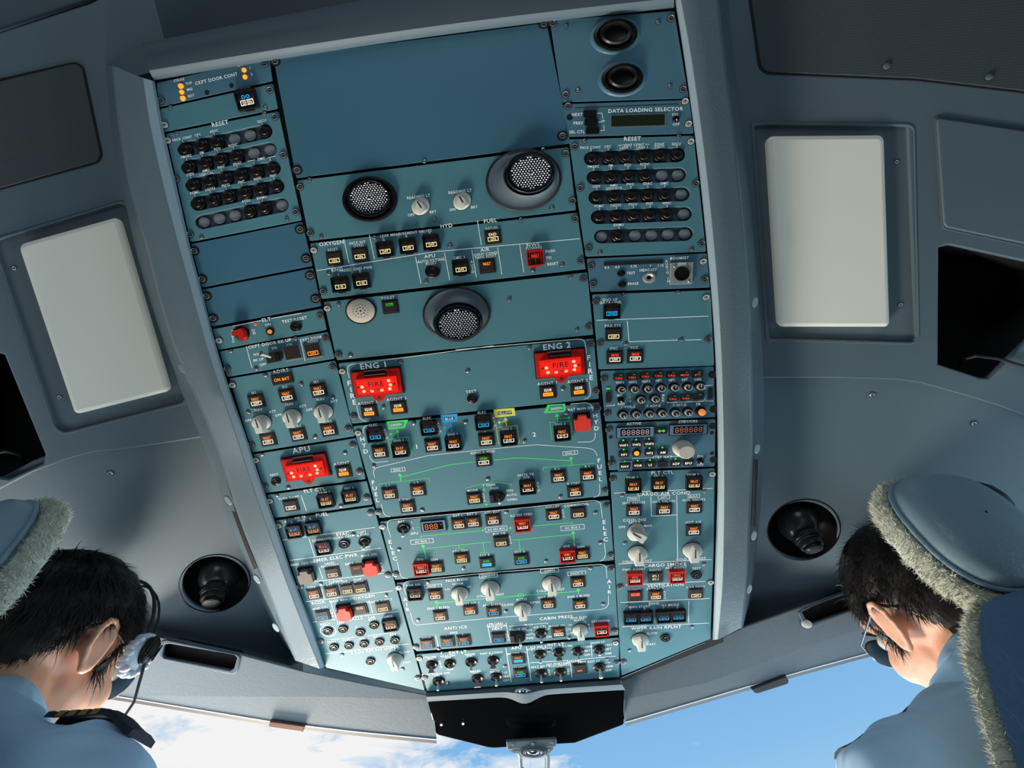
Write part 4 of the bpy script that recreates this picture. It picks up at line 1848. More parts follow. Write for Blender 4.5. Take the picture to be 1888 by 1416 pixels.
            for ch in t:
                if ch == '.': l.box(x0+(i-.45)*cw, -dh/2, 3.6, 1, 1, .2, a[2]); continue
                X = x0+i*cw; q_ = cw*.30; z = 3.6
                for yy in (-dh/2, 0, dh/2): l.strip([(X-q_+.6,yy),(X+q_-.6,yy)], 1.0, z, a[2])
                for xx in (-q_, q_):
                    for s_ in (-1, 1): l.strip([(X+xx, s_*.6),(X+xx, s_*(dh/2-.6))], 1.0, z, a[2])
                i += 1
            if '.' in t: l.text('V', w2/2-4, dh*.3, 3, 3.6, a[2])
            link('display_digits', l.mesh('display_digits', False), o)
        elif c == 'S':
            r = float(a[0]); b_ = MB(); b_.lathe([(r*1.12,0),(r*1.12,1.5),(r*1.03,1.8)], 'gap', n=40, sy=SQ*1.02); b_.lathe([(r,1.5),(r*.99,3.2),(r*.96,3.6)], 'cream', n=40, sy=SQ*1.02)
            for q_ in range(3):
                for i in range((1, 8, 16)[q_]):
                    t = i*2*math.pi/(1, 8, 16)[q_]; d = (0, .30, .54)[q_]*r; b_.lathe([((1.9,1.4,1.0)[q_],3.65),((1.7,1.2,.8)[q_],3.7)], 'gap', cx=d*math.cos(t), cy=d*math.sin(t)*SQ, n=8, sy=.9)
            put('buzzer', b_.mesh('buzzer'), frame(x, y))
        elif c == 'J':
            r = float(a[0]); b_ = MB(); sy = .66
            b_.lathe([(r*1.18,0),(r*1.1,2.5),(r*1.0,3)], 'radio', n=48, sy=sy, cap=False)
            b_.lathe([(r*1.02,2),(r*.98,5),(r*.86,6),(r*.75,3),(r*.66,1)], 'black', n=48, sy=sy, cap=False)
            o = put('air_outlet', b_.mesh('air_outlet'), frame(x, y))
            n_ = MB(); n_.lathe([(r*.70,2),(r*.72,9),(r*.64,12),(r*.54,10),(r*.50,3),(r*.3,1.5)], 'black', cy=1, n=40, sy=sy); link('nozzle', n_.mesh('nozzle'), o)
        elif c == 'k':
            r = float(a[0]); b_ = MB(); b_.lathe([(r*1.05,0),(r*1.05,1),(r,1.2),(r*.95,3),(r*.7,3.4),(r*.5,2),(r*.36,.5)], 'silver', n=32, sy=SQ, cap=False); b_.lathe([(r*.4,.6),(r*.36,.7)], 'gap', n=20, sy=SQ); put('headset_jack', b_.mesh('headset_jack'), fm)
        elif c == 'c':
            b_ = MB(); b_.box(0,0,2.5,41,39,5,'silver',.97); b_.box(0,15.5,5.4,14,7,1,'cream')
            for sx, sy_ in ((-13,14),(14,-14)): b_.lathe([(3,5),(2.4,5.6)], 'screw', cx=sx, cy=sy_, n=12)
            o = put('boomset_socket', b_.mesh('boomset_socket'), fm); p_ = MB(); p_.lathe([(14,5),(14,7),(12,7.5),(11.5,6)], 'black', cy=-1, n=32, sy=.9); link('plug_face', p_.mesh('plug_face'), o)
        elif c == 'g':
            b_ = MB(); b_.prism(round_poly([(-10.5,-6),(10.5,-6),(10.5,6),(-10.5,6)], 1.8, 3), 0, 2.4, 'btn', .8); o = put('push_button', b_.mesh('push_button'), frame(x, y)); l = MB()
            if a[0] == '<>':
                l.strip([(-4,0),(4,0)], 1.6, 2.6, 'egreen'); l.prism([(-3,3.2),(-3,-3.2),(-7,0)], 2.6, 2.65, 'egreen', sides=False); l.prism([(3,3.2),(3,-3.2),(7,0)], 2.6, 2.65, 'egreen', sides=False)
            else:
                l.strip([(1,3.2),(5,3.6)], .9, 2.6, 'green')
                if a[0] != '-': l.text(a[0], 0, -1.8, 3.6, 2.6, 'ered', 1.1, 14)
            link('legend', l.mesh('legend', False), o)
        elif c == 'n':
            lit = a[0] == 'lit'; r = 9.0; b_ = MB(); b_.lathe([(r*1.15,0),(r*1.15,1),(r,1.4),(r*.95,4.5),(r*.85,5)], 'black', n=28, sy=SQ)
            o = put('rotary_knob', b_.mesh('rotary_knob'), frame(x, y)); l = MB()
            if lit: l.lathe([(6.2,4),(6.2,9),(4.8,10.5),(2,11)], 'digita', cx=1, cy=-1, n=24, sy=.95)
            else:
                l.lathe([(6.6,4.5),(6.5,10.5),(5.4,10.7)], 'screwb', cx=0, cy=0, n=24, sy=SQ+.05, cap=False); l.lathe([(5.7,10.5),(5.3,10.8)], 'btn', n=24, sy=SQ+.05)
                t = math.radians(float(a[0])); l.strip([(0,0),(-math.sin(t)*5.6, math.cos(t)*5.6*SQ)], 1.8, 10.95, 'screwb')
            link('knob_cap', l.mesh('knob_cap'), o)
        elif c == 't':
            b_ = MB(); b_.prism(round_poly([(-9.5,-5.3),(9.5,-5.3),(9.5,5.3),(-9.5,5.3)], .8, 2), 0, 3, 'btn', .7)
            if len(a) > 1: b_.strip([(-12,-8),(12,-8),(12,9),(-12,9)], 1.6, 3.2, 'frameblue', closed=True)
            o = put('push_button', b_.mesh('push_button'), frame(x, y)); l = MB()
            l.lathe([(1.7,.3),(1.2,1.2)], 'egreen' if a[0] != '-' else 'gap', cx=0, cy=8.3, n=10)
            if a[0] != '-': l.text(a[0], 0, -.3, 4.2, 3.2, 'ewhite', 1.1, 15)
            link('legend', l.mesh('legend', False), o)
        elif c in ('pb', 'pl'):
            def mk():
                b_ = MB()
                if c == 'pb':
                    b_.lathe([(11.6,-7.2),(11.6,-2),(10.4,-1),(10.2,-1),(7.8,-.6),(7.6,2.6),(6.3,3.6),(4.0,3.2)], 'blackplug', n=24, sy=.86)
                    b_.box(0, 9.2, -3.5, 3.4, 2.6, 5, 'blackplug')
                else:
                    b_.lathe([(10.6,-7.2),(10.4,-4.6),(8,-3.6),(4,-3.2)], 'plug', n=24, sy=.84); b_.box(0, 9.3, -6.2, 3, 2, 1.4, 'gap')
                return b_.mesh('reset_button' if c == 'pb' else 'button_plug')
            put('reset_button' if c == 'pb' else 'button_plug', cached(c, mk), frame(x, y, 1.03))
    return root
M['slotfloor'] = mat('slot_floor', lin((92,106,118)), 0.5)
for md in MODULES: run_module(*md)
# ------------------------------------------------------------------ cockpit shell
def kz(px, py, k): return (px, py, pz(px, py, k))
UL = Surf(kz(230,240,1.08), kz(370,800,1.07), (-50,500,0.60))
UR = Surf(kz(1368,240,1.08), kz(1405,690,1.07), (1900,480,0.585))
def zof(S, px, py): return (S.P(px, py)-CAM).dot(CF)
LL = Surf((375,805,zof(UL,375,805)+0.008), kz(510,1150,1.13), (0,895,zof(UL,0,895)+0.010))
LR = Surf((1405,697,zof(UR,1405,697)+0.008), kz(1385,1090,1.13), (1888,764,zof(UR,1888,764)+0.010))
def plate(name, S, outline, holes, th, m, rnd=4, bev=0.001, off=0.0, label=None, cat=None, group=None, kind=None, parent=None, hole_rnd=8, seg=4):
    """a solid plate lying on surface S (its face 'off' above S), outline and holes given where the picture shows them"""
    cx = sum(p[0] for p in outline)/len(outline); cy = sum(p[1] for p in outline)/len(outline); qc = S.q(cx, cy, off)
    def Q(p): q = S.q(p[0], p[1], off); return (q[0]-qc[0], q[1]-qc[1])
    ol = [Q(p) for p in (round_poly(outline, rnd, seg) if rnd else outline)]
    hs = [[Q(p) for p in (round_poly(h, hole_rnd, seg) if hole_rnd else h)] for h in holes]
    me0 = filled(ol, hs, th/2, bev, 2)
    b = MB(); b.add([(v.co.x, v.co.y, v.co.z) for v in me0.vertices], [tuple(p.vertices) for p in me0.polygons], m); bpy.data.meshes.remove(me0)
    mw = S.world() @ Matrix.Translation((qc[0], qc[1], off-th/2))
    o = link(name, b.mesh(name, True, 40), None if parent is None else parent, mw, None if parent is None else parent.matrix_basis if parent.parent is None else parent.parent.matrix_basis @ parent.matrix_basis)
    tag(o, label, cat, group, kind); return o
def wmesh(name, b, origin=None, **kw):
    """world-space builder -> object with its origin at its own centre"""
    vs = [Vector(v) for v in b.v]; c = Vector(origin) if origin is not None else sum(vs, Vector())/len(vs)
    b.v = [tuple(v-c) for v in vs]; parent = kw.pop('parent', None)
    me = b.mesh(name, True, kw.pop('angle', 40)); o = bpy.data.objects.new(name, me); COL.objects.link(o)
    pw = Matrix()
    if parent is not None:
        o.parent = parent; p = parent
        while p is not None: pw = p.matrix_basis @ pw; p = p.parent
    o.matrix_basis = pw.inverted() @ Matrix.Translation(c)
    tag(o, kw.get('label'), kw.get('cat'), kw.get('group'), kw.get('kind')); return o
def ipl(tab, n):
    """resample rows of control points smoothly"""
    out = []; m = len(tab)
    for i in range(n):
        t = i/(n-1)*(m-1); k = min(int(t), m-2); f = t-k
        g = lambda j: tab[max(0, min(m-1, j))]
        row = []
        for c in range(len(tab[0])):
            p0, p1, p2, p3 = [Vector(g(k+d)[c]) for d in (-1, 0, 1, 2)]
            row.append(0.5*((2*p1)+(p2-p0)*f+(2*p0-5*p1+4*p2-p3)*f*f+(3*p1-p0-3*p2+p3)*f**3))
        out.append(row)
    return out

# ---- upper ceiling liner, left and right, with storage pockets
ridgeL = [(375,806),(300,818),(230,828),(170,834),(120,848),(60,871),(0,902),(-90,950),(-260,1040),(-620,1180)]
pocketL = [(-75,630),(8,654),(83,838),(79,856),(16,884),(-75,872)]
ceilL = plate('ceiling', UL, [(-620,-10),(-300,30),(-20,66),(165,6),(300,-60),(360,150),(400,460),(440,700)]+ridgeL, [pocketL, [(0,438),(222,372),(240,384),(341,735),(337,742),(118,797),(103,790),(-12,450)]], 0.008, 'liner', 0, 0.002, kind='structure', hole_rnd=0)
ridgeR = [(2500,1010),(2150,880),(1900,770),(1840,748),(1775,728),(1696,706),(1650,700),(1538,697),(1409,697)]
pocketR = [(1731,456),(1751,451),(1888,481),(1965,500),(1965,560),(1900,622),(1822,698),(1808,697),(1730,672)]
ceilR = plate('ceiling', UR, [(1250,700),(1230,300),(1200,-80),(2500,-80)]+ridgeR, [pocketR, [(1389,229),(1673,232),(1689,622),(1682,630),(1418,624)]], 0.008, 'liner', 0, 0.002, kind='structure', hole_rnd=0)
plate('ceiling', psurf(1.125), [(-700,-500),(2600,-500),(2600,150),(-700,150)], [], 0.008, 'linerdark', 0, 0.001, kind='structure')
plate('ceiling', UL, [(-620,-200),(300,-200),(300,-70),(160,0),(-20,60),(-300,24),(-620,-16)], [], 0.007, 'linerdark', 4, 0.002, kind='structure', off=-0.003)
def pocket(parent, S, hole, depth, cable):
    b = MB(); f = [S.P(p[0], p[1], -0.006) for p in hole]; c = sum(f, Vector())/len(f); k = [c+(p-c)*1.04 for p in f]; back = [p - S.n*depth for p in k]; n = len(hole)
    b.add(k+back, [tuple(range(2*n-1, n-1, -1))]+[(i, (i+1)%n, n+(i+1)%n, n+i) for i in range(n)], 'pocket')
    wmesh('storage_pocket', b, parent=parent)
    b = MB(); b.tube(cable, 0.0022, 'cord', 8); o = wmesh('cable', b, label=None); return o
cabL = pocket(ceilL, UL, pocketL, 0.09, [UL.P(-60,850,-.03), UL.P(-20,838,-.012), UL.P(10,832,-.010), UL.P(35,838,-.02), UL.P(50,856,-.05)])
tag(cabL, 'thin dark cable curling in the black pocket at the left edge', 'cable')
cabR = pocket(ceilR, UR, pocketR, 0.09, [UR.P(1768,675,-.04), UR.P(1778,662,-.012), UR.P(1800,656,.0), UR.P(1840,661,.004), UR.P(1888,676,.006), UR.P(1960,700,.006)])
tag(cabR, 'thin dark cable looping out of the black pocket on the right', 'cable')
def liner_screw(parent, S, x, y, r=4.5):
    b = MB(); b.lathe([(r*1.5,0),(r*1.4,.5),(r,.8)], 'linerdark', n=20, sy=.9); b.lathe([(r,.6),(r*.8,1.4),(r*.45,.6)], 'screw', n=16, sy=.9, cap=False); b.lathe([(r*.45,.65),(r*.4,.7)], 'gap', n=10)
    s = S.ppm(x, y); o = S.P(x, y, 0.0004); mw = Matrix(((S.ex.x*s, S.ey.x*s, S.n.x*s, o.x),(S.ex.y*s, S.ey.y*s, S.n.y*s, o.y),(S.ex.z*s, S.ey.z*s, S.n.z*s, o.z),(0,0,0,1)))
    return link('screw', b.mesh('screw'), parent, mw, parent.matrix_basis if parent.parent is None else parent.parent.matrix_basis @ parent.matrix_basis)
# raised storage hatch on the right
hr = plate('ceiling_hatch', UR, [(1727,216),(1888,240),(2060,266),(2060,486),(1888,449),(1741,418)], [], 0.004, 'liner', 10, 0.0018, off=0.0035, label='plain raised hatch above the black pocket on the right', cat='hatch')
plate('rim', UR, [(1722,212),(1888,234),(2066,260),(2066,492),(1888,455),(1737,422)], [], 0.003, 'linerdark', 10, 0.001, off=0.0012, parent=hr)

# ---- lower liners with the air vents
def ell(cx, cy, rx, ry, n=40, a0=0.0):
    return [(cx+rx*math.cos(2*math.pi*i/n)*math.cos(a0)-ry*math.sin(2*math.pi*i/n)*math.sin(a0), cy+rx*math.cos(2*math.pi*i/n)*math.sin(a0)+ry*math.sin(2*math.pi*i/n)*math.cos(a0)) for i in range(n)]
VL = (397,1076,61,50); VR = (1481,978,65,53)
wallL = plate('wall_left', LL, [(460,760),(320,790),(230,800),(150,815),(60,850),(-90,930),(-260,1020),(-500,1100),(-500,1300),(-60,1300),(205,1142),(262,1146),(295,1166),(340,1178),(420,1190),(600,1235)], [ell(*VL)], 0.006, 'liner', 0, 0.0015, kind='structure', hole_rnd=0)
wallR = plate('wall_right', LR, [(1300,680),(1660,680),(1775,710),(1900,750),(2300,900),(2300,1080),(1850,1110),(1660,1060),(1560,1088),(1480,1112),(1372,1150),(1250,1210)], [ell(*VR)], 0.006, 'liner', 0, 0.0015, kind='structure', hole_rnd=0)
liner_screw(wallL, LL, 203, 873); liner_screw(wallR, LR, 1608, 728); liner_screw(wallR, LR, 1796, 781)
def air_vent(S, c, noz, label):
    x, y, rx, ry = c; s = S.ppm(x, y); o = S.P(x, y, 0.0)
    ex, ey, n = S.ex, S.ey, S.n
    mw = Matrix(((ex.x*s, ey.x*s, n.x*s, o.x),(ex.y*s, ey.y*s, n.y*s, o.y),(ex.z*s, ey.z*s, n.z*s, o.z),(0,0,0,1)))
    q0 = Vector(S.q(x, y)); qx = (Vector(S.q(x+rx, y))-q0).length/s; qy = (Vector(S.q(x, y+ry))-q0).length/s
    k = qy/qx; R = qx*1.03
    b = MB(); b.lathe([(R*1.03,0.3),(R,0.8),(R*.985,-2),(R*.97,-12),(R*.9,-24),(R*.7,-36),(R*.4,-43),(R*.05,-45)], 'black', n=56, sy=k)
    root = link('air_vent', b.mesh('air_vent', True, 60), None, mw); tag(root, label, 'air vent', 'round ceiling air vents')
    # swivelling ball and nozzle, tipped towards the seat
    ball = MB(); prof = [(R*.62*math.cos(t), -30+R*.62*math.sin(t)) for t in [i*math.pi/2/9 for i in range(8)]]
    ball.lathe([(R*.60,-40)]+prof, 'ventball', n=44, sy=k, cap=True); link('ball', ball.mesh('ball', True, 60), root)
    nz = MB(); nx, ny = noz
    ax = Vector((nx, ny, 26)).normalized(); p0 = Vector((nx*.45, ny*.45, -12)); r1 = R*.40
    def rib(r0, z0, z1, m, rb=24):
        nz.tube([p0+ax*z0, p0+ax*(z0+(z1-z0)*.15), p0+ax*(z1-(z1-z0)*.15), p0+ax*z1], [r0*.94, r0, r0, r0*.94], m, 36)
    rib(r1, 12, 22, 'black'); rib(r1*.9, 22, 26, 'ventball'); rib(r1*.82, 26, 36, 'black'); rib(r1*.66, 36, 42, 'black')
    link('nozzle', nz.mesh('nozzle'), root)
    rb = MB()
    for i in range(36):
        t = i*math.pi/18; u = ax.orthogonal().normalized(); v = ax.cross(u)
        for rr, z0, z1 in ((r1, 13, 21), (r1*.82, 27, 35)):
            d = (u*math.cos(t)+v*math.sin(t))*rr; rb.tube([p0+ax*z0+d, p0+ax*z1+d], .9, 'ventball', 6)
    link('grip_ribs', rb.mesh('grip_ribs'), root)
    gl = MB(); gl.tube([p0+ax*41.5, p0+ax*43], r1*.5, 'chrome', 24); gl.tube([p0+ax*43, p0+ax*43.6], r1*.36, 'pocket', 20); link('outlet', gl.mesh('outlet'), root)
    return root
M['ventball'] = mat('vent_ball', lin((48,48,50)), 0.25)
air_vent(LL, VL, (-2,-12), 'black ball air vent in the pale liner left of the console')
air_vent(LR, VR, (7,-12), 'black ball air vent in the dark liner right of the console')

# ---- speaker grilles and dome lights
g = plate('speaker_grille', UL, [(-150,185),(136,117),(151,124),(185,286),(178,297),(-150,388)], [], 0.003, 'grille', 9, 0.0008, off=0.0022, label='dark cloth speaker grille at the left edge above the left dome light', cat='speaker grille', group='speaker grilles in the liner')
plate('rim', UL, [(-153,180),(138,113),(155,122),(190,288),(181,301),(-153,393)], [], 0.002, 'pocket', 10, 0.0005, off=0.0008, parent=g)
g = plate('speaker_grille', UR, [(1374,-78),(2130,-78),(2130,215),(1888,167),(1690,144),(1415,132),(1403,122)], [], 0.003, 'grille', 8, 0.0008, off=0.0022, label='wide dark cloth speaker grille at the top right above the right dome light', cat='speaker grille', group='speaker grilles in the liner')
plate('rim', UR, [(1369,-82),(2135,-82),(2135,221),(1888,172),(1690,149),(1412,137),(1398,125)], [], 0.002, 'pocket', 8, 0.0005, off=0.0008, parent=g)
for x, y in ((1635,122),(1824,142)):
    b = MB(); b.lathe([(6,0),(5.5,1.5),(3,2.6)], 'grillescrew', n=16, sy=.9); s = UR.ppm(x, y); o = UR.P(x, y, .0035); mw = Matrix(((UR.ex.x*s, UR.ey.x*s, UR.n.x*s, o.x),(UR.ex.y*s, UR.ey.y*s, UR.n.y*s, o.y),(UR.ex.z*s, UR.ey.z*s, UR.n.z*s, o.z),(0,0,0,1)))
    link('screw', b.mesh('screw'), g, mw, g.matrix_basis)
def dome_light(S, frame, lens, screws, label):
    c_ = [sum(p[i] for p in frame)/len(frame) for i in (0, 1)]; frame = [(c_[0]+(x-c_[0])*1.03, c_[1]+(y-c_[1])*1.018) for x, y in frame]
    root = plate('dome_light', S, frame, [], 0.004, 'frame', 8, 0.0012, off=-0.004, label=label, cat='dome light', group='rectangular dome lights')
    c = [sum(p[i] for p in frame)/len(frame) for i in (0, 1)]
    lc = [sum(p[i] for p in lens)/len(lens) for i in (0, 1)]
    plate('lens', S, lens, [], 0.018, 'diff', 16, 0.006, off=0.010, parent=root, seg=8)
    for x, y in screws: liner_screw(root, S, x, y, 3.5).location += Vector((0,0,-0.0042))
    return root
dome_light(UL, [(-2,442),(222,376),(238,388),(337,734),(332,740),(120,794),(107,788),(-10,452)], [(30,450),(210,400),(219,406),(311,716),(306,723),(142,764),(134,760)], [(22,494),(106,733)], 'cream rectangular dome light in the left liner beside the console')
dome_light(UR, [(1392,232),(1670,235),(1685,620),(1679,627),(1421,621)], [(1415,249),(1626,247),(1633,255),(1643,596),(1638,603),(1443,603),(1436,596)], [(1657,297),(1664,562)], 'cream rectangular dome light in the right liner beside the console')
# raised moulding round each dome light recess
for S, fr in ((UL, [(0,436),(224,369),(245,382),(347,737),(341,746),(116,803),(99,793),(-22,446)]), (UR, [(1384,225),(1677,227),(1688,234),(1696,624),(1688,636),(1412,629)])):
    cx = sum(p[0] for p in fr)/len(fr); cy = sum(p[1] for p in fr)/len(fr)
    inner = [(cx+(x-cx)*.965, cy+(y-cy)*.978) for x, y in fr]
    plate('trim_1', S, fr, [inner], 0.003, 'liner', 9, 0.0007, off=0.0009, kind='structure', hole_rnd=8)

# ---- console housing: backing plate, two side rails, rear beam, front lip
back = plate('console_housing', PP, [(250,140),(497,80),(1010,10),(1262,-5),(1290,100),(1312,240),(1332,460),(1346,680),(1346,1000),(1334,1184),(1150,1256),(784,1285),(585,1240),(520,1060),(424,780),(372,610),(312,380),(264,200)], [], 0.004, 'gap', 0, 0.0005, off=-0.0062, label='grey padded surround that frames all the control panels of the overhead console', cat='console')
RL = [((285,150),(264,144),(208,122),(194,120)),((303,245),(279,240),(221,240),(205,240)),((327,350),(303,347),(240,345),(224,348)),((352,460),(332,460),(274,460),(250,470)),((372,535),(353,535),(292,535),(272,545)),((391,610),(374,612),(316,618),(298,625)),((415,692),(398,690),(343,688),(325,700)),((447,785),(430,786),(384,780),(362,790)),((480,885),(463,885),(420,876),(398,885)),((507,962),(490,963),(443,955),(420,962)),((540,1062),(525,1063),(482,1055),(462,1060)),((574,1152),(560,1155),(518,1148),(502,1155)),((599,1229),(591,1233),(546,1219),(537,1213))]
RR = [((1243,-10),(1253,-12),(1322,-15),(1342,-15)),((1262,110),(1275,110),(1335,110),(1354,110)),((1280,240),(1293,240),(1352,240),(1370,240)),((1292,340),(1305,340),(1362,340),(1382,340)),((1304,460),(1317,460),(1373,460),(1394,460)),((1313,560),(1325,560),(1380,560),(1402,560)),((1320,680),(1331,680),(1385,680),(1408,680)),((1323,800),(1334,800),(1386,800),(1409,800)),((1323,900),(1335,900),(1384,900),(1406,900)),((1320,1000),(1334,1000),(1380,1000),(1397,1000)),((1317,1090),(1331,1090),(1375,1090),(1388,1090)),((1314,1180),(1323,1179),(1368,1158),(1374,1149))]
def rail(tab, S, name, label):
    rows3 = []; S2 = LL if tab is RL else LR
    for i_, b_, r_, l_ in tab:
        e = (i_[0]+(b_[0]-i_[0])*.25, i_[1]+(b_[1]-i_[1])*.25); w = (b_[0]+(r_[0]-b_[0])*.03, b_[1])
        e2 = (i_[0]+(b_[0]-i_[0])*.75, i_[1]+(b_[1]-i_[1])*.75)
        r1 = (r_[0]+(b_[0]-r_[0])*.05, r_[1]); r2 = (r_[0]+(l_[0]-r_[0])*.12, r_[1]+(l_[1]-r_[1])*.12)
        rows3.append([PP.P(*i_, -0.006), PP.P(*i_, 0.004), PP.P(*e, 0.009), PP.P(*e2, 0.0125), PP.P(*b_, 0.0140), PP.P(*w, 0.0145), PP.P((w[0]+r1[0])/2, (w[1]+r1[1])/2, 0.0112), PP.P(*r1, 0.0075), PP.P(r_[0], r_[1], 0.0065), PP.P(*r2, 0.0035), (S if l_[1] < (800 if tab is RL else 695) else S2).P(*l_, -0.004)])
    R = ipl(rows3, 60); b = MB(); flip = tab is RR
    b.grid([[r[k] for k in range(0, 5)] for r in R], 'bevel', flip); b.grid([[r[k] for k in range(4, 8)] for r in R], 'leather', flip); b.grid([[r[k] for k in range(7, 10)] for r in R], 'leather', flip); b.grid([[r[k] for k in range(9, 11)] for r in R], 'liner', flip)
    for e in (0, -1):   # close the ends
        r = R[e]; c = (r[0]+r[10])/2; b.add(r+[c], [((k+1, k, 11) if e == 0 else (k, k+1, 11)) for k in range(10)], 'leather')
    bm_me = wmesh(name, b, parent=back); return bm_me
railL = rail(RL, UL, 'side_rail', ''); railR = rail(RR, UR, 'side_rail', '')
# rear beam across the top
b = MB(); rows = []
top = [((285,151),(1243,17)), ((283,146),(1243,12)), ((279,139),(1243,4)), ((275,130),(1243,-4)), ((268,107),(1241,-22)), ((262,92),(1240,-60)), ((262,80),(1240,-90))]
offs = [-0.004, 0.004, 0.010, 0.0135, 0.0145, 0.010, -0.04]
for (A, Z_), of in zip(top, offs): rows.append([PP.P(A[0]+(Z_[0]-A[0])*k/24, A[1]+(Z_[1]-A[1])*k/24 - 9*math.sin(math.pi*k/24), of) for k in range(25)])
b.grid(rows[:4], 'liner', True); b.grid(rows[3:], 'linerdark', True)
wmesh('rear_beam', b, parent=back)
# front lip with the recessed centre eyelet
b = MB(); rows = []
lip = [((786,1274),(1143,1250)), ((786,1278),(1144,1254)), ((786,1285),(1147,1262)), ((788,1293),(1152,1271)), ((789,1296),(1153,1275))]
offs = [-0.004, 0.006, 0.012, 0.010, -0.004]
for i, ((A, Z_), of) in enumerate(zip(lip, offs)):
    r = []
    for k in range(41):
        t = k/40; x = A[0]+(Z_[0]-A[0])*t; y = A[1]+(Z_[1]-A[1])*t; bump = math.exp(-((x-968)/24)**2)
        r.append(PP.P(x, y + (14*bump if i >= 3 else (6*bump if i == 2 else 0)), of + (0.004*bump if i in (2, 3) else 0)))
    rows.append(r)
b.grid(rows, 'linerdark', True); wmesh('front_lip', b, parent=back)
def lathe_at(name, S, x, y, off, parts, parent, sy=.85, n=28, lab=None):
    s = S.ppm(x, y); o = S.P(x, y, off); mw = Matrix(((S.ex.x*s, S.ey.x*s, S.n.x*s, o.x),(S.ex.y*s, S.ey.y*s, S.n.y*s, o.y),(S.ex.z*s, S.ey.z*s, S.n.z*s, o.z),(0,0,0,1)))
    b = MB()
    for prof, m in parts: b.lathe(prof, m, n=n, sy=sy)
    if parent is None: return link(name, b.mesh(name), None, mw)
    pw = parent.matrix_basis
    return link(name, b.mesh(name), parent, mw, pw)
lathe_at('eyelet', PP, 965, 1277, 0.0125, [([(16,0),(14,2),(10,1),(8.5,-.4)], 'frame'), ([(9,0.2),(7.4,1.2),(6.6,2.2),(5.6,1)], 'chrome'), ([(5.8,1.1),(4,1.2)], 'gap')], back, .75)
# oval screw caps and slots in the rail sides
def side_cap(xa, ya, ra, rb, ang, m='capblue', S=UL, off=0.012, tab=RL):
    b = MB(); b.lathe([(1,0),(.96,1.2),(.8,1.6)], m, n=24); s = PP.ppm(xa, ya)
    o = PP.P(xa, ya, off); a = math.radians(ang); ex = PP.ex*math.cos(a)+PP.ey*math.sin(a); ey = PP.n.cross(ex)
    mw = Matrix(((ex.x*s*ra, ey.x*s*rb, PP.n.x*s, o.x),(ex.y*s*ra, ey.y*s*rb, PP.n.y*s, o.y),(ex.z*s*ra, ey.z*s*rb, PP.n.z*s, o.z),(0,0,0,1)))
    return link('cap', b.mesh('cap'), back, mw, back.matrix_basis)
for x, y in ((336,679),(421,922),(474,1067),(509,1156)): side_cap(x, y, 10, 5, -66, off=0.003)
for x, y in ((1392,557),(1396,827),(1390,987),(1381,1085)): side_cap(x, y, 10, 5, 86, off=0.003)
def side_slot(pts, off=0.004):
    b = MB(); n = len(pts); b.add([PP.P(*p, off) for p in pts]+[PP.P(*p, off-0.004) for p in pts], [tuple(range(n))]+[(i, (i+1)%n, n+(i+1)%n, n+i) for i in range(n)], 'pocket'); return wmesh('slot', b, parent=back)
side_slot([(427,941),(434,944),(474,1048),(468,1050),(450,1004)]); side_slot([(1391,848),(1398,846),(1397,884),(1395,890),(1396,895),(1394,970),(1388,972),(1391,905)])

# ---- beams over the windscreen
BLs = Surf((200,1200,0.735), (785,1287,0.762), (500,1290,0.7465)); BRs = Surf((1150,1262,0.758), (1480,1130,0.745), (1390,1250,0.738))
slotL = [(302,1189),(312,1187),(432,1208),(437,1213),(431,1233),(424,1237),(303,1214),(299,1208)]
slotR = [(1478,1127),(1500,1117),(1572,1091),(1600,1081),(1606,1106),(1586,1119),(1500,1149),(1490,1150)]
b1 = plate('trim_2', BLs, [(150,1140),(262,1168),(300,1176),(440,1206),(560,1238),(680,1262),(789,1281),(797,1292),(620,1287),(400,1286),(150,1283)], [slotL], 0.006, 'beam', 0, 0.0015, kind='structure', hole_rnd=0)
b2 = plate('trim_2', BRs, [(1146,1255),(1250,1212),(1372,1156),(1480,1118),(1580,1084),(1720,1040),(1720,1120),(1500,1190),(1300,1262),(1150,1292)], [slotR], 0.006, 'beam', 0, 0.0015, kind='structure', hole_rnd=0)
for par, S, sl in ((b1, BLs, slotL), (b2, BRs, slotR)):
    cx = sum(p[0] for p in sl)/len(sl); cy = sum(p[1] for p in sl)/len(sl)
    out = [(cx+(x-cx)*1.09, cy+(y-cy)*1.28) for x, y in sl]
    plate('slot_rim', S, out, [sl], 0.004, 'liner', 0, 0.0012, off=0.0025, parent=par, hole_rnd=0)
    b = MB(); f = [S.P(p[0], p[1], -0.004) for p in out]; bk = [p - S.n*.014 for p in f]; n = len(f)
    b.add(f+bk, [tuple(range(2*n-1, n-1, -1))]+[(i, (i+1)%n, n+(i+1)%n, n+i) for i in range(n)], 'pocket'); wmesh('slot_pocket', b, parent=par)
lathe_at('latch', BRs, 1487, 1150, 0.004, [([(9,0),(8.5,3),(5,4.5)], 'knob')], b2, .8)
def strip_between(name, lo, hi, m, slo, shi, n=24, thick=None, **kw):
    """loft between two picture-space polylines lying at depths slo/shi"""
    def samp(pts, n):
        L = [0]
        for a, b_ in zip(pts, pts[1:]): L.append(L[-1]+math.dist(a, b_))
        out = []
        for i in range(n):
            t = L[-1]*i/(n-1); k = max(j for j in range(len(L)-1) if L[j] <= t+1e-9); f = (t-L[k])/max(1e-9, L[k+1]-L[k]); out.append((pts[k][0]+(pts[k+1][0]-pts[k][0])*f, pts[k][1]+(pts[k+1][1]-pts[k][1])*f))
        return out
    A = [slo(*p) for p in samp(lo, n)]; B = [shi(*p) for p in samp(hi, n)]
    b = MB(); b.grid([A, B], m); return wmesh(name, b, **kw)
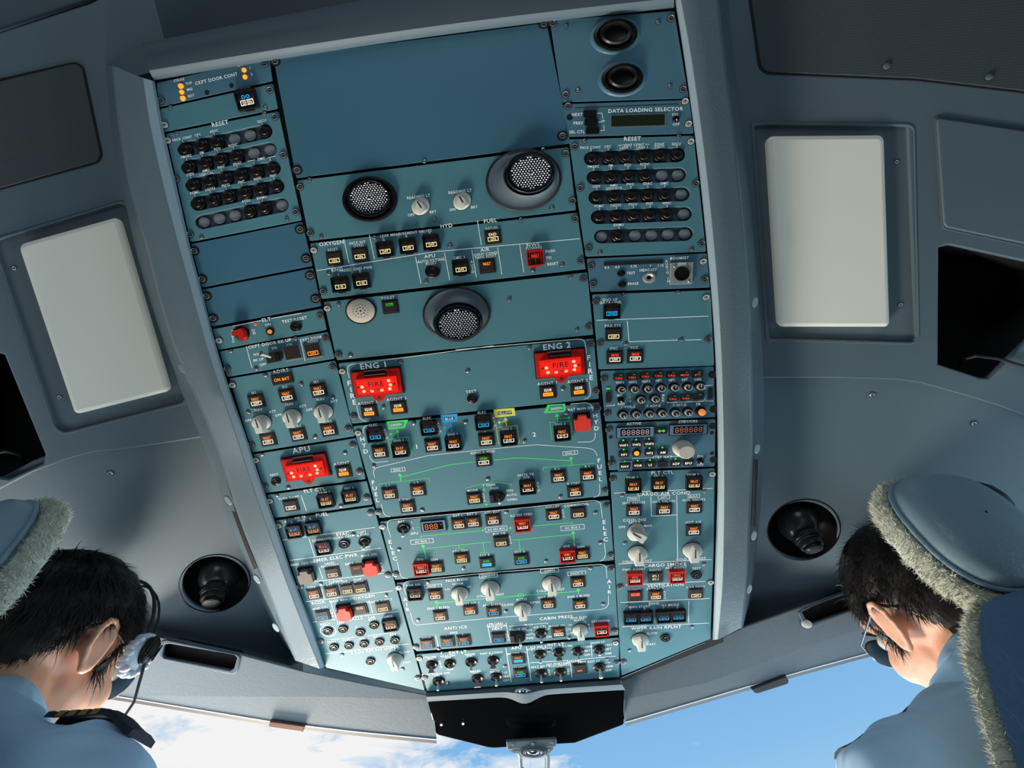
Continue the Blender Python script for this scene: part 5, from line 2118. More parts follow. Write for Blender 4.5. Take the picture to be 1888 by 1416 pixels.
onLL = lambda x, y: LL.P(x, y, 0.002); onLR = lambda x, y: LR.P(x, y, 0.002)
onBL = lambda x, y: BLs.P(x, y, 0.0); onBR = lambda x, y: BRs.P(x, y, 0.0)
strip_between('cove', [(205,1138),(262,1144),(295,1162),(400,1185),(540,1210),(602,1233),(700,1254),(786,1274)], [(205,1155),(262,1168),(300,1176),(440,1206),(560,1238),(680,1262),(740,1272),(789,1281)], 'liner', lambda x, y: LL.P(x, y, 0.0) if x < 545 else PP.P(x, y, -.004), onBL, parent=b1)
strip_between('cove', [(1146,1249),(1250,1205),(1313,1179),(1372,1148),(1480,1110),(1660,1056)], [(1146,1256),(1250,1213),(1313,1186),(1372,1157),(1480,1119),(1660,1062)], 'liner', lambda x, y: PP.P(x, y, -.004) if x < 1320 else LR.P(x, y, 0), onBR, parent=b2)
wl = Surf((205,1284,zof(BLs,205,1284)), (805,1363,zof(BLs,805,1363)+.004), (500,1285,zof(BLs,500,1285)-.003)); wr = Surf((1153,1332,zof(BRs,1153,1332)+.004), (1615,1201,zof(BRs,1615,1201)+.002), (1400,1230,zof(BRs,1400,1230)-.003))
botL = [(150,1276),(215,1283),(500,1330),(650,1348),(805,1363)]; botR = [(1153,1331),(1270,1297),(1386,1263),(1500,1231),(1615,1200),(1720,1170)]
strip_between('beam_edge', [(150,1281),(400,1284),(620,1285),(700,1287),(797,1290)], botL, 'beam', onBL, lambda x, y: wl.P(x, y), parent=b1)
strip_between('beam_edge', [(1150,1290),(1300,1260),(1500,1188),(1720,1118)], botR, 'beam', onBR, lambda x, y: wr.P(x, y), parent=b2)
# ---- windscreen: dark frame seal, clips, glass
def off2(pts, d): return [(x, y+d) for x, y in pts]
w1 = strip_between('window_1', off2(botL, -1), off2(botL, 8), 'seal', lambda x, y: wl.P(x, y, -.002), lambda x, y: wl.P(x, y, -.012), kind='structure')
w2 = strip_between('window_2', off2(botR, -1), off2(botR, 8), 'seal', lambda x, y: wr.P(x, y, -.002), lambda x, y: wr.P(x, y, -.012), kind='structure')
for w_, S, bt in ((w1, wl, botL), (w2, wr, botR)):
    strip_between('frame_bead', off2(bt, 0), off2(bt, 2), 'bead', lambda x, y: S.P(x, y, .001), lambda x, y: S.P(x, y, -.002), parent=w_)
GL = Surf((400,1300,0.90), (950,1400,0.93), (600,1600,0.90)); GR = Surf((1500,1200,0.90), (1000,1400,0.93), (1300,1600,0.90))
for w_, S, pts in ((w1, GL, [(-200,1150),(300,1220),(975,1330),(985,1650),(-200,1650)]), (w2, GR, [(975,1330),(1300,1240),(2100,1000),(2100,1650),(985,1650)])):
    plate('glass', S, pts, [], 0.006, 'glass', 0, 0.0, parent=w_)
c1 = plate('visor_clip', wl, [(497,1330),(562,1339),(558,1351),(554,1350),(498,1342),(495,1339)], [], 0.006, 'rust', 2, 0.0015, off=0.006, label='reddish brown clip hanging from the window frame left of centre', cat='clip')
c2 = plate('visor_clip', wr, [(1385,1271),(1450,1247),(1455,1256),(1453,1262),(1396,1280),(1391,1278)], [], 0.006, 'cord', 2, 0.0015, off=0.006, label='black clip hanging from the window frame right of centre', cat='clip')
# ---- glossy black cover over the centre post, compass below it
CP = Surf((790,1293,pz(790,1293,0.995)), (1150,1273,pz(1150,1273,0.995)), (1000,1372,pz(1000,1372,1.0)))
cov = plate('centre_cover', CP, [(788,1294),(800,1291),(870,1287),(938,1283),(952,1288),(964,1297),(980,1298),(992,1292),(1004,1283),(1140,1272),(1152,1275),(1152,1334),(1148,1338),(1060,1371),(1025,1373),(912,1380),(900,1379),(808,1356),(803,1352)], [], 0.010, 'piano', 0, 0.002, off=0.004, label='glossy black panel under the front edge of the console', cat='cover', hole_rnd=0)
b = MB()
for x, y in ((814,1335),(854,1333)): 
    p = CP.P(x, y, .006); b.tube([p, p+CP.n*.002], .002, 'screwb', 10)
wmesh('screw', b, parent=cov)
cz = Surf((933,1366,0.755), (1028,1362,0.755), (985,1440,0.75))
comp = plate('standby_compass', cz, [(933,1367),(1024,1362),(1027,1366),(1025,1378),(935,1383)], [], 0.006, 'frame', 3, 0.0015, off=0.010, label='grey standby compass hanging at the bottom centre under the black panel', cat='compass')
for x in (944,982,1017): lathe_at('screw', cz, x, 1374-(x-944)*.05, 0.0112, [([(3.4,0),(3,.9),(1,.6)], 'screw')], comp, .9, 14)
body = plate('body', cz, [(938,1382),(1022,1377),(1015,1392),(1013,1470),(962,1470),(955,1394)], [[(962,1399),(1006,1396),(1008,1470),(966,1470)]], 0.030, 'capblue', 2, 0.003, off=0.006, parent=comp, hole_rnd=2)
lathe_at('lamp_ring', cz, 983, 1385, 0.008, [([(27,0),(26,3),(22,4),(20,2)], 'frame'), ([(20,2),(18,5),(15,5),(13,3)], 'screw'), ([(12,2.5),(9,5),(3,6.5)], 'chrome')], comp, .38, 36)
b = MB(); n = 36; rad = .024; c0 = cz.P(985,1425,-.012)
vs = []
for i in range(n):
    t = -1.1+2.2*i/(n-1); vs += [c0+cz.ex*rad*math.sin(t)+cz.n*rad*(math.cos(t)-.2)+cz.ey*h_ for h_ in (.016, -.012)]
b.add(vs, [(2*i, 2*i+1, 2*i+3, 2*i+2) for i in range(n-1)], 'piano')
for i in range(1, n-1):
    t = -1.1+2.2*i/(n-1); p = c0+cz.ex*(rad+.0004)*math.sin(t)+cz.n*((rad+.0004)*math.cos(t)-rad*.2); h_ = .004 if i % 3 == 0 else .0022
    b.tube([p+cz.ey*.0145, p+cz.ey*(.0145-h_)], .0004, 'white', 5)
for i, (tx) in enumerate(('33','N','3','6')):
    t = -.75+.5*i; v_, f_, wd = text_geo(tx); c1_ = c0+cz.ex*(rad+.001)*math.sin(t)+cz.n*((rad+.001)*math.cos(t)-rad*.2)+cz.ey*.006; tx_ = (cz.ex*math.cos(t)-cz.n*math.sin(t))
    b.add([c1_+tx_*(x*.0048)+cz.ey*(y*.0048) for x, y in v_], f_, 'white')
wmesh('compass_card', b, parent=comp)
# floor, bulkhead and lower side walls close the cockpit out of view
def slab(name, a, z, m, **kw):
    b = MB(); b.box((a[0]+z[0])/2, (a[1]+z[1])/2, (a[2]+z[2])/2, z[0]-a[0], z[1]-a[1], z[2]-a[2], m); return wmesh(name, b, kind='structure')
slab('floor', (-1.25,-1.5,-0.05), (1.25,1.5,0.0), 'floor')
slab('wall_rear', (-1.25,-1.5,0.0), (1.25,-1.42,2.3), 'floor')
slab('wall_left', (-1.30,-1.5,0.0), (-1.25,1.5,0.72), 'floor'); slab('wall_right', (1.25,-1.5,0.0), (1.30,1.5,0.72), 'floor')
slab('wall_left', (-1.30,-1.5,0.72), (-1.25,0.15,2.3), 'floor'); slab('wall_right', (1.25,-1.5,0.72), (1.30,0.15,2.3), 'floor')
slab('wall_front', (-1.25,1.42,0.0), (1.25,1.5,0.85), 'floor')

# ------------------------------------------------------------------ pilots and their seats
M['skin'] = mat('skin', lin((222,168,140)), 0.5, var=0.06, varscale=30)
M['skin'].node_tree.nodes['Principled BSDF'].inputs['Subsurface Weight'].default_value = 0.12
M['skin'].node_tree.nodes['Principled BSDF'].inputs['Subsurface Radius'].default_value = (0.02, 0.008, 0.004)
M['hair'] = mat('hair_black', lin((22,18,17)), 0.45)
M['shirt'] = mat('shirt_blue', lin((176,212,242)), 0.75, bump=('fold', 11, 0.55))
M['shirtin'] = mat('shirt_collar_inside', lin((214,226,240)), 0.75)
M['navy'] = mat('navy_cloth', lin((24,32,52)), 0.8)
M['gold'] = mat('gold_braid', lin((150,118,58)), 0.6, 0.3, bump=('leather', 1200, 0.6))
M['bluefoam'] = mat('ear_cover', lin((226,236,248)), 0.8, bump=('leather', 500, 0.7))
M['lensblue'] = mat('glasses_lens', lin((70,120,160)), 0.1, 0.2)
M['wireg'] = mat('glasses_wire', lin((90,96,104)), 0.3, 0.8)
M['seatleather'] = mat('seat_leather', lin((128,156,168)), 0.34, bump=('crack', 240, 0.16), var=0.06, varscale=14)
M['seatleatherb'] = mat('seat_leather_blue', lin((88,120,152)), 0.34, bump=('crack', 120, 0.2), var=0.08, varscale=14)
M['wool'] = mat('sheepskin', lin((184,190,176)), 0.95, var=0.3, varscale=60)
M['woold'] = mat('sheepskin_tips', lin((210,212,196)), 0.95, var=0.35, varscale=50)

class Prim(MB):
    def ball(s, c, r, m='skin', R=None, n=20, k=12):
        vs = []; fs = []; r = (r, r, r) if not isinstance(r, (tuple, list)) else r; c = Vector(c)
        for i in range(k+1):
            t = math.pi*i/k
            for j in range(n):
                a = 2*math.pi*j/n; v = Vector((r[0]*math.sin(t)*math.cos(a), r[1]*math.sin(t)*math.sin(a), r[2]*math.cos(t)))
                vs.append(c + (R @ v if R else v))
        for i in range(k):
            for j in range(n): fs.append((i*n+j, (i+1)*n+j, (i+1)*n+(j+1)%n, i*n+(j+1)%n))
        s.add(vs, fs, m)
    def cap(s, a, b, ra, rb, m='skin', n=18, flat=1.0):
        a, b = Vector(a), Vector(b); d = (b-a); L = d.length; d.normalize(); pts = []; rr = []
        for i in range(7): t = math.pi/2*i/6; pts.append(a - d*ra*math.cos(t)); rr.append(max(1e-4, ra*math.sin(t)))
        for i in range(1, 8): f = i/8; pts.append(a+(b-a)*f); rr.append(ra+(rb-ra)*f)
        for i in range(7): t = math.pi/2*i/6; pts.append(b + d*rb*math.sin(t)); rr.append(max(1e-4, rb*math.cos(t)))
        s.tube(pts, rr, m, n)
def blob(name, b, voxel, smooth, m, disp=None):
    """weld overlapping primitives into one continuous surface"""
    me = b.mesh(name, False); o = bpy.data.objects.new(name, me); COL.objects.link(o)
    rm = o.modifiers.new('r', 'REMESH'); rm.mode = 'VOXEL'; rm.voxel_size = voxel
    sm = o.modifiers.new('s', 'SMOOTH'); sm.factor = 0.5; sm.iterations = smooth
    if disp:
        tx = bpy.data.textures.new('n', 'CLOUDS'); tx.noise_scale = disp[0]; tx.noise_depth = 1
        dm = o.modifiers.new('d', 'DISPLACE'); dm.texture = tx; dm.strength = disp[1]; dm.mid_level = 0.5; dm.texture_coords = 'LOCAL'
    dg = bpy.context.evaluated_depsgraph_get(); me2 = bpy.data.meshes.new_from_object(o.evaluated_get(dg))
    bpy.data.objects.remove(o); bpy.data.meshes.remove(me)
    me2.materials.clear(); me2.materials.append(M[m]); me2.polygons.foreach_set('use_smooth', [True]*len(me2.polygons)); me2.name = name
    return me2
def rot3(yaw, pitch, roll):
    y, p, r = [math.radians(a) for a in (yaw, pitch, roll)]
    f = Vector((math.sin(y), math.cos(y), 0)); x = Vector((math.cos(y), -math.sin(y), 0)); u = Vector((0, 0, 1))
    f, u = f*math.cos(p)-u*math.sin(p), u*math.cos(p)+f*math.sin(p); x, u = x*math.cos(r)-u*math.sin(r), u*math.cos(r)+x*math.sin(r)
    return Matrix(((x.x, f.x, u.x), (x.y, f.y, u.y), (x.z, f.z, u.z)))
def strands(b, pts, m, seg, length, width, seed, grav=0.6, jit=0.35):
    rnd = random.Random(seed)
    for p, nrm, flow in pts:
        L = length*rnd.uniform(.6, 1.25); d = (flow + Vector((rnd.gauss(0,jit), rnd.gauss(0,jit), rnd.gauss(0,jit))) + nrm*0.35).normalized()
        w = d.cross(nrm); 
        if w.length < 1e-4: continue
        w = w.normalized()*width*0.5; q = p.copy(); vs = []
        for i in range(seg+1):
            t = i/seg; k = 1-t*0.85; vs += [q-w*k, q+w*k]; d = (d*1.0 + flow*grav*0.35 - nrm*0.12*t).normalized(); q = q + d*L/seg
        b.add(vs, [(2*i, 2*i+1, 2*i+3, 2*i+2) for i in range(seg)], m)

def pilot(H, rot, side, label, seed):
    R = rot3(*rot); rnd = random.Random(seed)
    h = lambda x, y, z: R @ Vector((x, y, z))
    b = Prim()
    # head
    b.ball(h(0,-.012,.030), (.076,.095,.088), R=R); b.ball(h(0,-.04,-.005), (.066,.064,.07), R=R)
    b.ball(h(0,.030,-.020), (.062,.062,.078), R=R); b.ball(h(0,.052,-.078), (.040,.036,.034), R=R)      # face and chin
    b.ball(h(0,.030,-.062), (.055,.052,.045), R=R); b.ball(h(0,.066,.038), (.052,.022,.022), R=R)      # jaw, brow
    for s in (-1, 1): b.ball(h(s*.036,.060,-.022), (.024,.026,.026), R=R)                              # cheeks
    b.cap(h(0,.082,.022), h(0,.104,-.020), .008, .0125); b.ball(h(0,.098,-.022), (.017,.012,.010), R=R)  # nose
    b.ball(h(0,.086,-.052), (.024,.010,.006), R=R); b.ball(h(0,.084,-.062), (.020,.010,.007), R=R)      # lips
    for s in (-1, 1):                                                                                   # ears
        base = lambda y, z, o: h(s*(.072+o), y, z)
        pts = [base(*[v*.86 for v in p_]) for p_ in ((.012,-.026,.004),(.014,.004,.004),(.008,.024,.008),(-.006,.032,.013),(-.020,.026,.018),(-.025,.008,.018),(-.019,-.012,.014),(-.008,-.026,.009),(.000,-.034,.006))]
        for p, q in zip(pts, pts[1:]): b.cap(p, q, .0044, .0044, n=10)
        b.ball(base(-.004,-.002,.003), (.005,.015,.022), R=R); b.ball(base(.002,-.026,.005), (.0055,.008,.008), R=R)
    # neck, trunk, arms, hands
    N = Vector((.036, -.050, -.130)) if side < 0 else Vector((-.034, -.050, -.120))
    b.cap(h(0,-.030,-.045), N+Vector((0,0,-.02)), .054, .060); b.cap(h(0,.0,-.055), N+Vector((0,.03,-.01)), .046, .052)
    b.cap(N+Vector((-.05,-.005,-.02)), N+Vector((-.165,0,-.06)), .048, .046); b.cap(N+Vector((.05,-.005,-.02)), N+Vector((.165,0,-.06)), .048, .046)
    b.ball(N+Vector((0,.01,-.20)), (.155,.10,.21)); b.ball(N+Vector((0,.01,-.40)), (.15,.10,.17))
    arms = []
    for s in (-1, 1):
        sh = N+Vector((s*.172,0,-.065)); el = N+Vector((s*.225,.05,-.33)); wr = N+Vector((s*.17,.29,-.37)); arms.append((sh, el, wr))
        b.cap(sh, el, .050, .038); b.cap(el, wr, .038, .026); pc = wr+Vector((0,.05,0)); b.ball(pc, (.040,.048,.015))
        for i, L in enumerate((.062,.072,.068,.052)):
            x = (i-1.5)*.019; a = pc+Vector((x,.035,0)); k1 = a+Vector((x*.1,L*.55,-.004)); k2 = k1+Vector((0,L*.45,-.022)); b.cap(a, k1, .0088, .0082, n=8); b.cap(k1, k2, .0082, .0070, n=8)
        a = pc+Vector((-s*.034,-.012,-.002)); k1 = a+Vector((-s*.022,.030,-.006)); b.cap(a, k1, .011, .0095, n=8); b.cap(k1, k1+Vector((-s*.004,.026,-.010)), .0095, .008, n=8)
    for s in (-1, 1):
        hp = N+Vector((s*.09,.03,-.55)); kn = N+Vector((s*.13,.46,-.50)); an = N+Vector((s*.13,.52,-.88)); b.cap(hp, kn, .085, .058); b.cap(kn, an, .055, .038); b.cap(an, an+Vector((0,.14,-.04)), .040, .034)
    me = blob('person', b, 0.0034, 6, 'skin'); root = bpy.data.objects.new('person', me); COL.objects.link(root); root.location = H
    tag(root, label, 'person', 'two pilots in their seats', 'thing')
    def part(nm, me): o = bpy.data.objects.new(nm, me); COL.objects.link(o); o.parent = root; return o
    # eyes, brows
    e = Prim()
    for s in (-1, 1):
        e.ball(h(s*.031,.076,.014), .0105, 'knob', n=14, k=8); e.ball(h(s*.031,.0845,.013), .0042, 'hair', n=10, k=6); e.cap(h(s*.018,.091,.032), h(s*.046,.082,.034), .003, .002, 'hair', n=8)
    part('eyes', e.mesh('eyes'))
    # hair: scalp cap and strands, laid on the skin surface itself
    from mathutils.bvhtree import BVHTree
    bv = BVHTree.FromPolygons([v.co for v in me.vertices], [tuple(p.vertices) for p in me.polygons]); Ri = R.transposed()
    C0 = Vector((0,-.014,.020))
    def hit(v):
        p, nn, _, _ = bv.ray_cast(R @ (C0+v*.2), -(R @ v))
        if p is None: return None
        return Ri @ p, (Ri @ nn)
    def hairline(p):
        x, y, z = p
        if y > .045: lim = .068-.25*abs(x)
        elif y > .022: lim = .055 if abs(x) < .06 else (-.020 if y < .036 else .03)
        elif y > -.028: lim = .026
        else: lim = max(-.078 + max(0, abs(x)-.030)*.8, .020-(-.028-y)*3.2)
        return z > lim and abs(y) < .15
    c = Prim(); vs = []; fs = []; n, k = 72, 56; G = {}
    for i in range(k+1):
        for j_ in range(n):
            t = math.pi*i/k*.86; a = 2*math.pi*j_/n; v = Vector((math.sin(t)*math.cos(a), math.sin(t)*math.sin(a), math.cos(t))); h_ = hit(v)
            if h_ and abs(h_[0].x) < .083: G[(i, j_)] = h_[0] + v*(.007 + .0015*math.sin(a*7+i*.6))
    for i in range(k):
        for j_ in range(n):
            q = [G.get((i, j_)), G.get((i+1, j_)), G.get((i+1, (j_+1) % n)), G.get((i, (j_+1) % n))]
            if all(x is not None and hairline(x) for x in q):
                bi = len(vs); vs += [R @ x for x in q]; fs.append((bi, bi+1, bi+2, bi+3))
    c.add(vs, fs, 'hair')
    pts = []
    while len(pts) < 9500:
        a = rnd.uniform(0, 2*math.pi); z = rnd.uniform(-.95, 1); t = math.acos(z); v = Vector((math.sin(t)*math.cos(a), math.sin(t)*math.sin(a), z)); h_ = hit(v)
        if not h_: continue
        p, nrm = h_
        if not hairline(p) or abs(p.x) > .084: continue
        crown = Vector((0,-.075,.085)); fl = p-crown; fl = fl - nrm*fl.dot(nrm)
        if fl.length < 1e-4: fl = Vector((1,0,0))
        fl.normalize(); fl = (fl + Vector((.15*(1 if side > 0 else -1), 0, -.55))).normalized(); fl = (fl - nrm*fl.dot(nrm)*.8).normalized()
        low = p.z < -.02
        pts.append((R @ (p+nrm*(.001 if low else .005)), R @ nrm, R @ fl))
    lo = [p for p in pts if (Ri @ p[0]).z < -.02]; hi_ = [p for p in pts if (Ri @ p[0]).z >= -.02]
    strands(c, hi_, 'hair', 3, 0.024 if side < 0 else 0.017, 0.0015, seed, jit=.28 if side < 0 else .45)
    strands(c, lo, 'hair', 3, 0.011, 0.0011, seed+1, jit=.22)
    hm = c.mesh('hair', False); hm.polygons.foreach_set('use_smooth', [True]*len(hm.polygons)); part('hair', hm)
    # shirt
    b = Prim()
    b.cap(N+Vector((0,-.010,.012)), N+Vector((0,-.005,-.05)), .064, .085)
    for s in (-1, 1):
        b.cap(N+Vector((s*.045,-.004,-.018)), N+Vector((s*.172,0,-.060)), .056, .056); sh, el, wr = arms[0 if s < 0 else 1]
        b.cap(sh, sh+(el-sh)*.82, .060, .056)
    b.ball(N+Vector((0,.01,-.20)), (.178,.118,.215)); b.ball(N+Vector((0,.01,-.40)), (.172,.118,.17)); b.ball(N+Vector((0,.01,-.52)), (.17,.12,.08))
    sme = blob('shirt', b, 0.006, 6, 'shirt', (0.075, 0.026)); part('shirt', sme)
    # collar: a raised band round the neck, open at the throat
    cl = MB(); rows = []
    for (rad, zz, yy) in ((.064,-.020,0),(.064,.010,-.002),(.0635,.034,-.006),(.0625,.040,-.006),(.067,.038,-.006),(.078,.012,-.002),(.092,-.018,0)):
        row = []
        for i in range(41):
            t = math.radians(100 + 340*i/40 - 0); tilt = math.sin(t)*-.018
            row.append(N+Vector((rad*math.cos(t)*1.0, yy+rad*math.sin(t)*.98+.004, zz+tilt+.004*math.sin(3*t))))
        rows.append(row)
    cl.grid(rows[:4], 'shirtin'); cl.grid(rows[3:], 'shirt'); part('collar', cl.mesh('collar'))
    tr = Prim()
    for s in (-1, 1):
        hp = N+Vector((s*.09,.03,-.55)); kn = N+Vector((s*.13,.46,-.50)); an = N+Vector((s*.13,.52,-.86)); tr.cap(hp, kn, .095, .068); tr.cap(kn, an, .065, .055)
    tr.ball(N+Vector((0,.02,-.55)), (.18,.13,.10)); part('trousers', blob('trousers', tr, 0.01, 6, 'navy'))
    # epaulettes lie along the shoulders, gold bars across
    for s in (-1, 1):
        yo = .006 if side < 0 else .030; A = N+Vector((s*.082,yo,.043)); B = N+Vector((s*.192,yo,-.006)); d = (B-A).normalized(); y = Vector((0,1,0)); u = d.cross(y)*(1 if s > 0 else -1); u = u if u.z > 0 else -u; u.normalize()
        ep = MB(); L = (B-A).length; K = 14; rows = []; sbv = BVHTree.FromPolygons([v.co for v in sme.vertices], [tuple(p.vertices) for p in sme.polygons])
        for i in range(K+1):
            t = i/K; w = .019*(1 if t > .12 else .45+t*4.5); base = A+d*L*t; ht = sbv.ray_cast(base+u*.12, -u)[0]; base = (ht if ht else base)+u*.006
            rows.append([base-y*w-u*.004, base-y*w*.96+u*.0015, base-y*w*.4+u*.004, base+y*w*.4+u*.004, base+y*w*.96+u*.0015, base+y*w-u*.004])
        ep.grid(rows, 'navy', s > 0); ep.add(rows[-1], [(0,1,2,3,4,5)], 'navy'); o = part('epaulette', ep.mesh('epaulette'))
        br = MB()
        for q in ((.20,.30,.40,.50) if side < 0 else (.30,.42,.54)):
            rr_ = []
            for t in (q, q+.065):
                i = t*K; a_ = rows[int(i)]; c_ = rows[min(K, int(i)+1)]; f = i-int(i); rr_.append([a_[j]+(c_[j]-a_[j])*f+u*.0012 for j in range(6)])
            br.grid(rr_, 'gold', s > 0)
        g = bpy.data.objects.new('gold_bar', br.mesh('gold_bar')); COL.objects.link(g); g.parent = o
    # glasses
    gl = MB()
    for s in (-1, 1):
        ring = [h(s*.031+.024*math.cos(t), .098-.006*abs(math.cos(t)), .010+.019*math.sin(t)) for t in [i*math.pi/9 for i in range(19)]]
        gl.tube(ring, .0011, 'wireg', 6, False); gl.tube([h(s*.056,.092,.014), h(s*.074,.070,.016), h(s*.081,.0,.022), h(s*.082,-.016,.020), h(s*.078,-.034,.002)], [.0012,.0012,.0014,.0020,.0030], 'wireg' if side > 0 else 'cord', 8)
        gl.add([h(s*.031+.0235*math.cos(t), .098-.006*abs(math.cos(t)), .010+.0185*math.sin(t)) for t in [i*math.pi/9 for i in range(18)]], [tuple(range(18))], 'lensblue')
    gl.tube([h(-.008,.100,.014), h(0,.104,.017), h(.008,.100,.014)], .0012, 'wireg', 6); part('glasses', gl.mesh('glasses'))
    return root, R, h

HL = at(84, 1206, 0.585); HR = at(1728, 1132, 0.61)
pl, RLm, hL = pilot(HL, (4, 8, 4), -1, 'person in a light blue uniform shirt wearing a black headset, head bowed at left', 11)
pr_, RRm, hR = pilot(HR, (-8, 6, -6), 1, 'person in a pale uniform shirt and thin wire glasses, seen from behind at right', 23)
# the left pilot's headset: band over the crown and a pleated cover on the ear piece
hs = MB(); band = [HL+hL(.088*math.cos(t), .045-.025*math.sin(t), .028+.097*math.sin(t)) for t in [math.radians(-8+196*i/24) for i in range(25)]]
hs.tube(band, .0024, 'cord', 8); band2 = [p+RLm @ Vector((0,.012,0)) for p in band[1:-1]]; hs.tube(band2, .0016, 'cord', 8)
root = wmesh('headset', hs, label='thin black headset over the black hair of the person at left', cat='headset', kind='thing')
for s in (1, -1):
    e = Prim(); c0 = HL+hL(s*.086, .050, .016)
    n = 22
    for i in range(n):
        t = 2*math.pi*i/n; a = c0+RLm @ Vector((0, .017*math.cos(t), .024*math.sin(t))); 
        e.ball(a+RLm @ Vector((s*.003*math.sin(i*2.2), 0, 0)), (.008,.0045,.0045), 'bluefoam', R=RLm, n=8, k=6)
    e.ball(c0, (.008,.016,.023), 'bluefoam', R=RLm)
    o = wmesh('ear_pad', e, parent=root, angle=80); o['label'] = 'pale blue pleated ear pad cover'
    e = Prim(); c1 = HL+hL(s*.094, .054, .024); e.ball(c1, (.008,.012,.019), 'black', R=RLm)
    for i in range(5): e.cap(c1+RLm @ Vector((s*.007,-.008+.004*i,-.010)), c1+RLm @ Vector((s*.007,-.008+.004*i,.010)), .0012, .0012, 'black', n=6)
    wmesh('ear_shell', e, parent=root)
b = MB(); b.tube([HL+hL(.096,.058,.01), HL+hL(.090,.085,-.025), HL+hL(.062,.108,-.055), HL+hL(.03,.118,-.066)], [.0022,.0018,.0018,.003], 'cord', 8); wmesh('microphone_boom', b, parent=root)

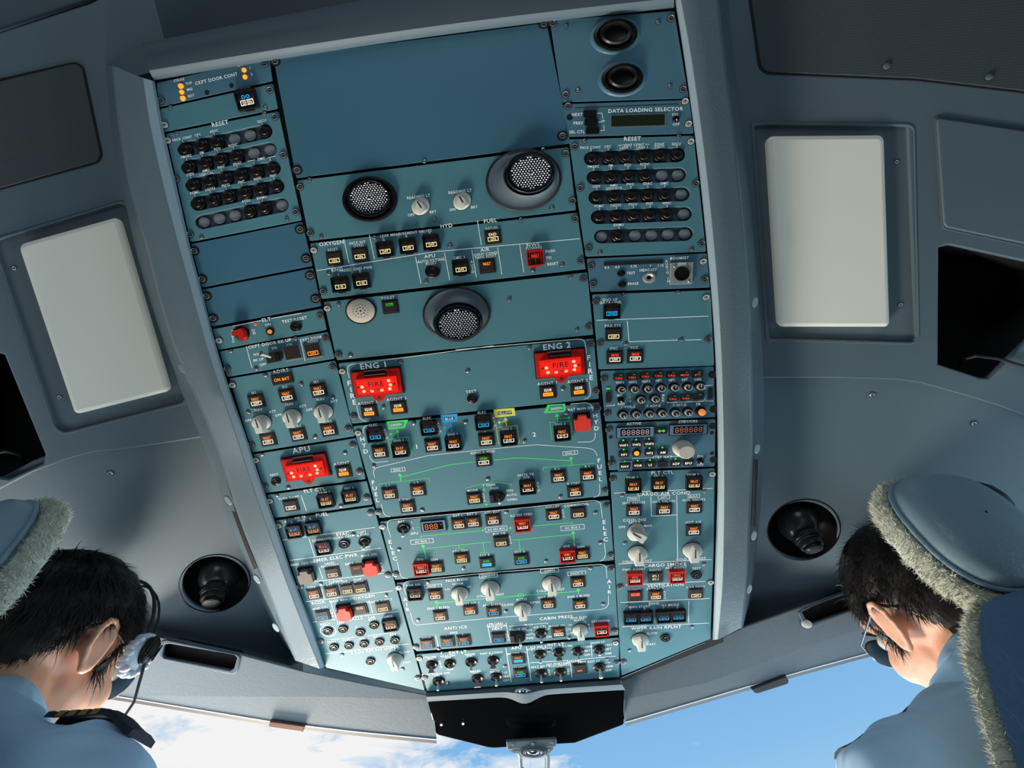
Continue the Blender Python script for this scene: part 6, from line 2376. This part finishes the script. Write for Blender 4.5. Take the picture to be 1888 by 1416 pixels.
# ---- seats with sheepskin covers
def fuzz(b, surfpts, L, w, seed, m='woold'):
    strands(b, surfpts, m, 2, L, w, seed, grav=.2, jit=.8)
def seat(H, side, label):
    c = SEAT[side][0]; Rm = rot3(*SEAT[side][1]); hw, hh = SEAT[side][2]
    q = lambda x, y, z: c + Rm @ Vector((x, y, z))
    def sup(t, a, b_, e=2.6): ct, st = math.cos(t), math.sin(t); return (a*abs(ct)**(2/e)*(1 if ct >= 0 else -1), b_*abs(st)**(2/e)*(1 if st >= 0 else -1))
    n = 48
    b = MB(); rows = []
    for (k, y) in ((1.0,.012),(1.0,-.002),(.985,-.012),(.93,-.020),(.82,-.026),(.6,-.031),(.3,-.033),(.02,-.034)):
        rows.append([q(sup(2*math.pi*j/n, hw*k, hh*k)[0], y, sup(2*math.pi*j/n, hw*k, hh*k)[1]) for j in range(n+1)])
    b.grid(rows, 'seatleather'); 
    w = MB(); rows = []; pts = []; W_ = .011 if side < 0 else .006
    prof = ((.96,.0,0),(1.0,.001,.004),(1.0,.006,W_*.85),(1.0,.014,W_),(1.0,.022,W_*.8),(.96,.028,.002),(.7,.032,0),(.02,.033,0))
    for (k, y, ex) in prof:
        row = []
        for j in range(n+1):
            x, z = sup(2*math.pi*j/n, hw*k+ex, hh*k+ex*(1+2.2*max(0, -math.sin(2*math.pi*j/n)))); jig = .0015*math.sin(j*3.1+k*9); row.append(q(x+jig, y, z+jig))
        rows.append(row)
    w.grid(rows, 'wool')
    rnd = random.Random(5+side)
    for i in range(len(rows)-3):
        for _ in range(1600):
            f = rnd.random()*n; j = int(f); f -= j; g = rnd.random(); A = rows[i][j].lerp(rows[i][j+1], f); B = rows[i+1][j].lerp(rows[i+1][j+1], f); p = A.lerp(B, g); nn = (p-q(0,.035,0)).normalized(); pts.append((p-nn*.001, nn, (nn+Rm @ Vector((0,-.5,0))).normalized()))
    fuzz(w, pts, .0065, .0009, 3)
    root = bpy.data.objects.new('pilot_seat', None); COL.objects.link(root); root.location = (c.x, c.y-.02, 0.0); tag(root, label, 'seat', 'two pilot seats', 'thing')
    hr = wmesh('headrest', b, parent=root, angle=60); wmesh('sheepskin_cover', w, parent=hr, angle=80)
    if side > 0:
        rl_ = Prim(); rl_.cap(q(.045,.032,hh-.016), q(.085,.034,hh-.020), .026, .034, 'cord'); wmesh('head_roll', rl_, parent=root)
    # piping round the leather
    pp = MB(); pp.tube([q(*(lambda s_: (s_[0], -.006, s_[1]))(sup(2*math.pi*j/n, hw*1.01, hh*1.01))) for j in range(n+1)], .0022, 'seatleather', 8, False); wmesh('piping', pp, parent=hr)
    # seat back: sheepskin over a padded back, leather panel behind
    bw = MB(); bl = MB(); rows = []; rl = []
    def at_y(px, py, y):
        r = ray(px, py); return CAM + r*((y-CAM.y)/r.y)
    ey = cR_.y + .012 if True else 0
    for (px, py) in EDGE:
        e = at_y(px, py, ey) - SEAT[1][0]; hw2 = max(.02, -e.x); z = e.z
        base = c+Vector((0, ey-cR_.y, z)); r = []
        for t in [math.radians(a) for a in (-180,-150,-120,-90,-60,-30,0,30,60,90,120,150,180)]:
            x_, y_ = sup(t, hw2, .012, 3.0); r.append(base+Vector((x_, y_, 0)))
        rows.append(r); k_ = max(.3, 1-.005/hw2); rl.append([base+Vector((x*hw2, -.015 - .006*(1-x*x), 0)) for x in (-k_,-k_*.97,-.5*k_,-.17*k_,.17*k_,.5*k_,k_*.97,k_)])
    bw.grid(rows, 'wool', True); bw.add(rows[0], [tuple(range(12))], 'wool'); pts = []
    for i in range(len(rows)-1):
        for _ in range(2400):
            j = rnd.randrange(12); f = rnd.random(); g = rnd.random(); p = rows[i][j].lerp(rows[i][j+1], f).lerp(rows[i+1][j].lerp(rows[i+1][j+1], f), g); cc = sum(rows[i], Vector())/13; nn = Vector((p.x-cc.x, (p.y-cc.y)*2, 0)).normalized(); pts.append((p, nn, nn))
    for _ in range(900):
        j = rnd.randrange(12); p = rows[0][j].lerp(sum(rows[0], Vector())/13, rnd.random()); pts.append((p, Vector((0,0,1)), Vector((rnd.gauss(0,1), rnd.gauss(0,1), 1)).normalized()))
    fuzz(bw, pts, .007, .0009, 9)
    sb = wmesh('seat_back', bw, parent=root, angle=80); bl.grid(rl, 'seatleatherb')
    bl.add(rl[0]+[p+Vector((0,.006,0)) for p in rl[0]], [(k, k+1, 9+k, 8+k) for k in range(7)], 'seatleatherb'); wmesh('leather_panel', bl, parent=sb)
    st = MB(); base = c
    for s in (-1, 1): st.tube([q(s*hw*.45,.02,-hh*.9), q(s*hw*.45,.03,-hh-.06), base+Vector((s*hw*.45,.02,-.14))], .007, 'cord', 10)
    wmesh('headrest_post', st, parent=root)
    sc_ = MB(); bz = H.z-.165-.64; sc_.box(c.x, c.y+.28, bz, .46, .50, .11, 'navy', .95); sc_.box(c.x, c.y+.24, bz/2-.03, .20, .26, bz-.06, 'cord', .9); wmesh('seat_cushion', sc_, parent=root)
    return root
cR_ = at(1776, 980, 0.47); cL_ = at(-62, 1046, 0.45)
EDGE = ((1815,1118),(1790,1132),(1780,1160),(1784,1226),(1810,1320),(1840,1416),(1875,1560),(1900,1700))
SEAT = {-1: (cL_, (10,-4,0), (.060,.068)), 1: (cR_, (-10,-4,0), (.060,.064))}
seat(HL, -1, 'sheepskin covered seat with a blue leather headrest at the left edge')
seat(HR, 1, 'sheepskin covered seat with a creased leather headrest at the right edge')
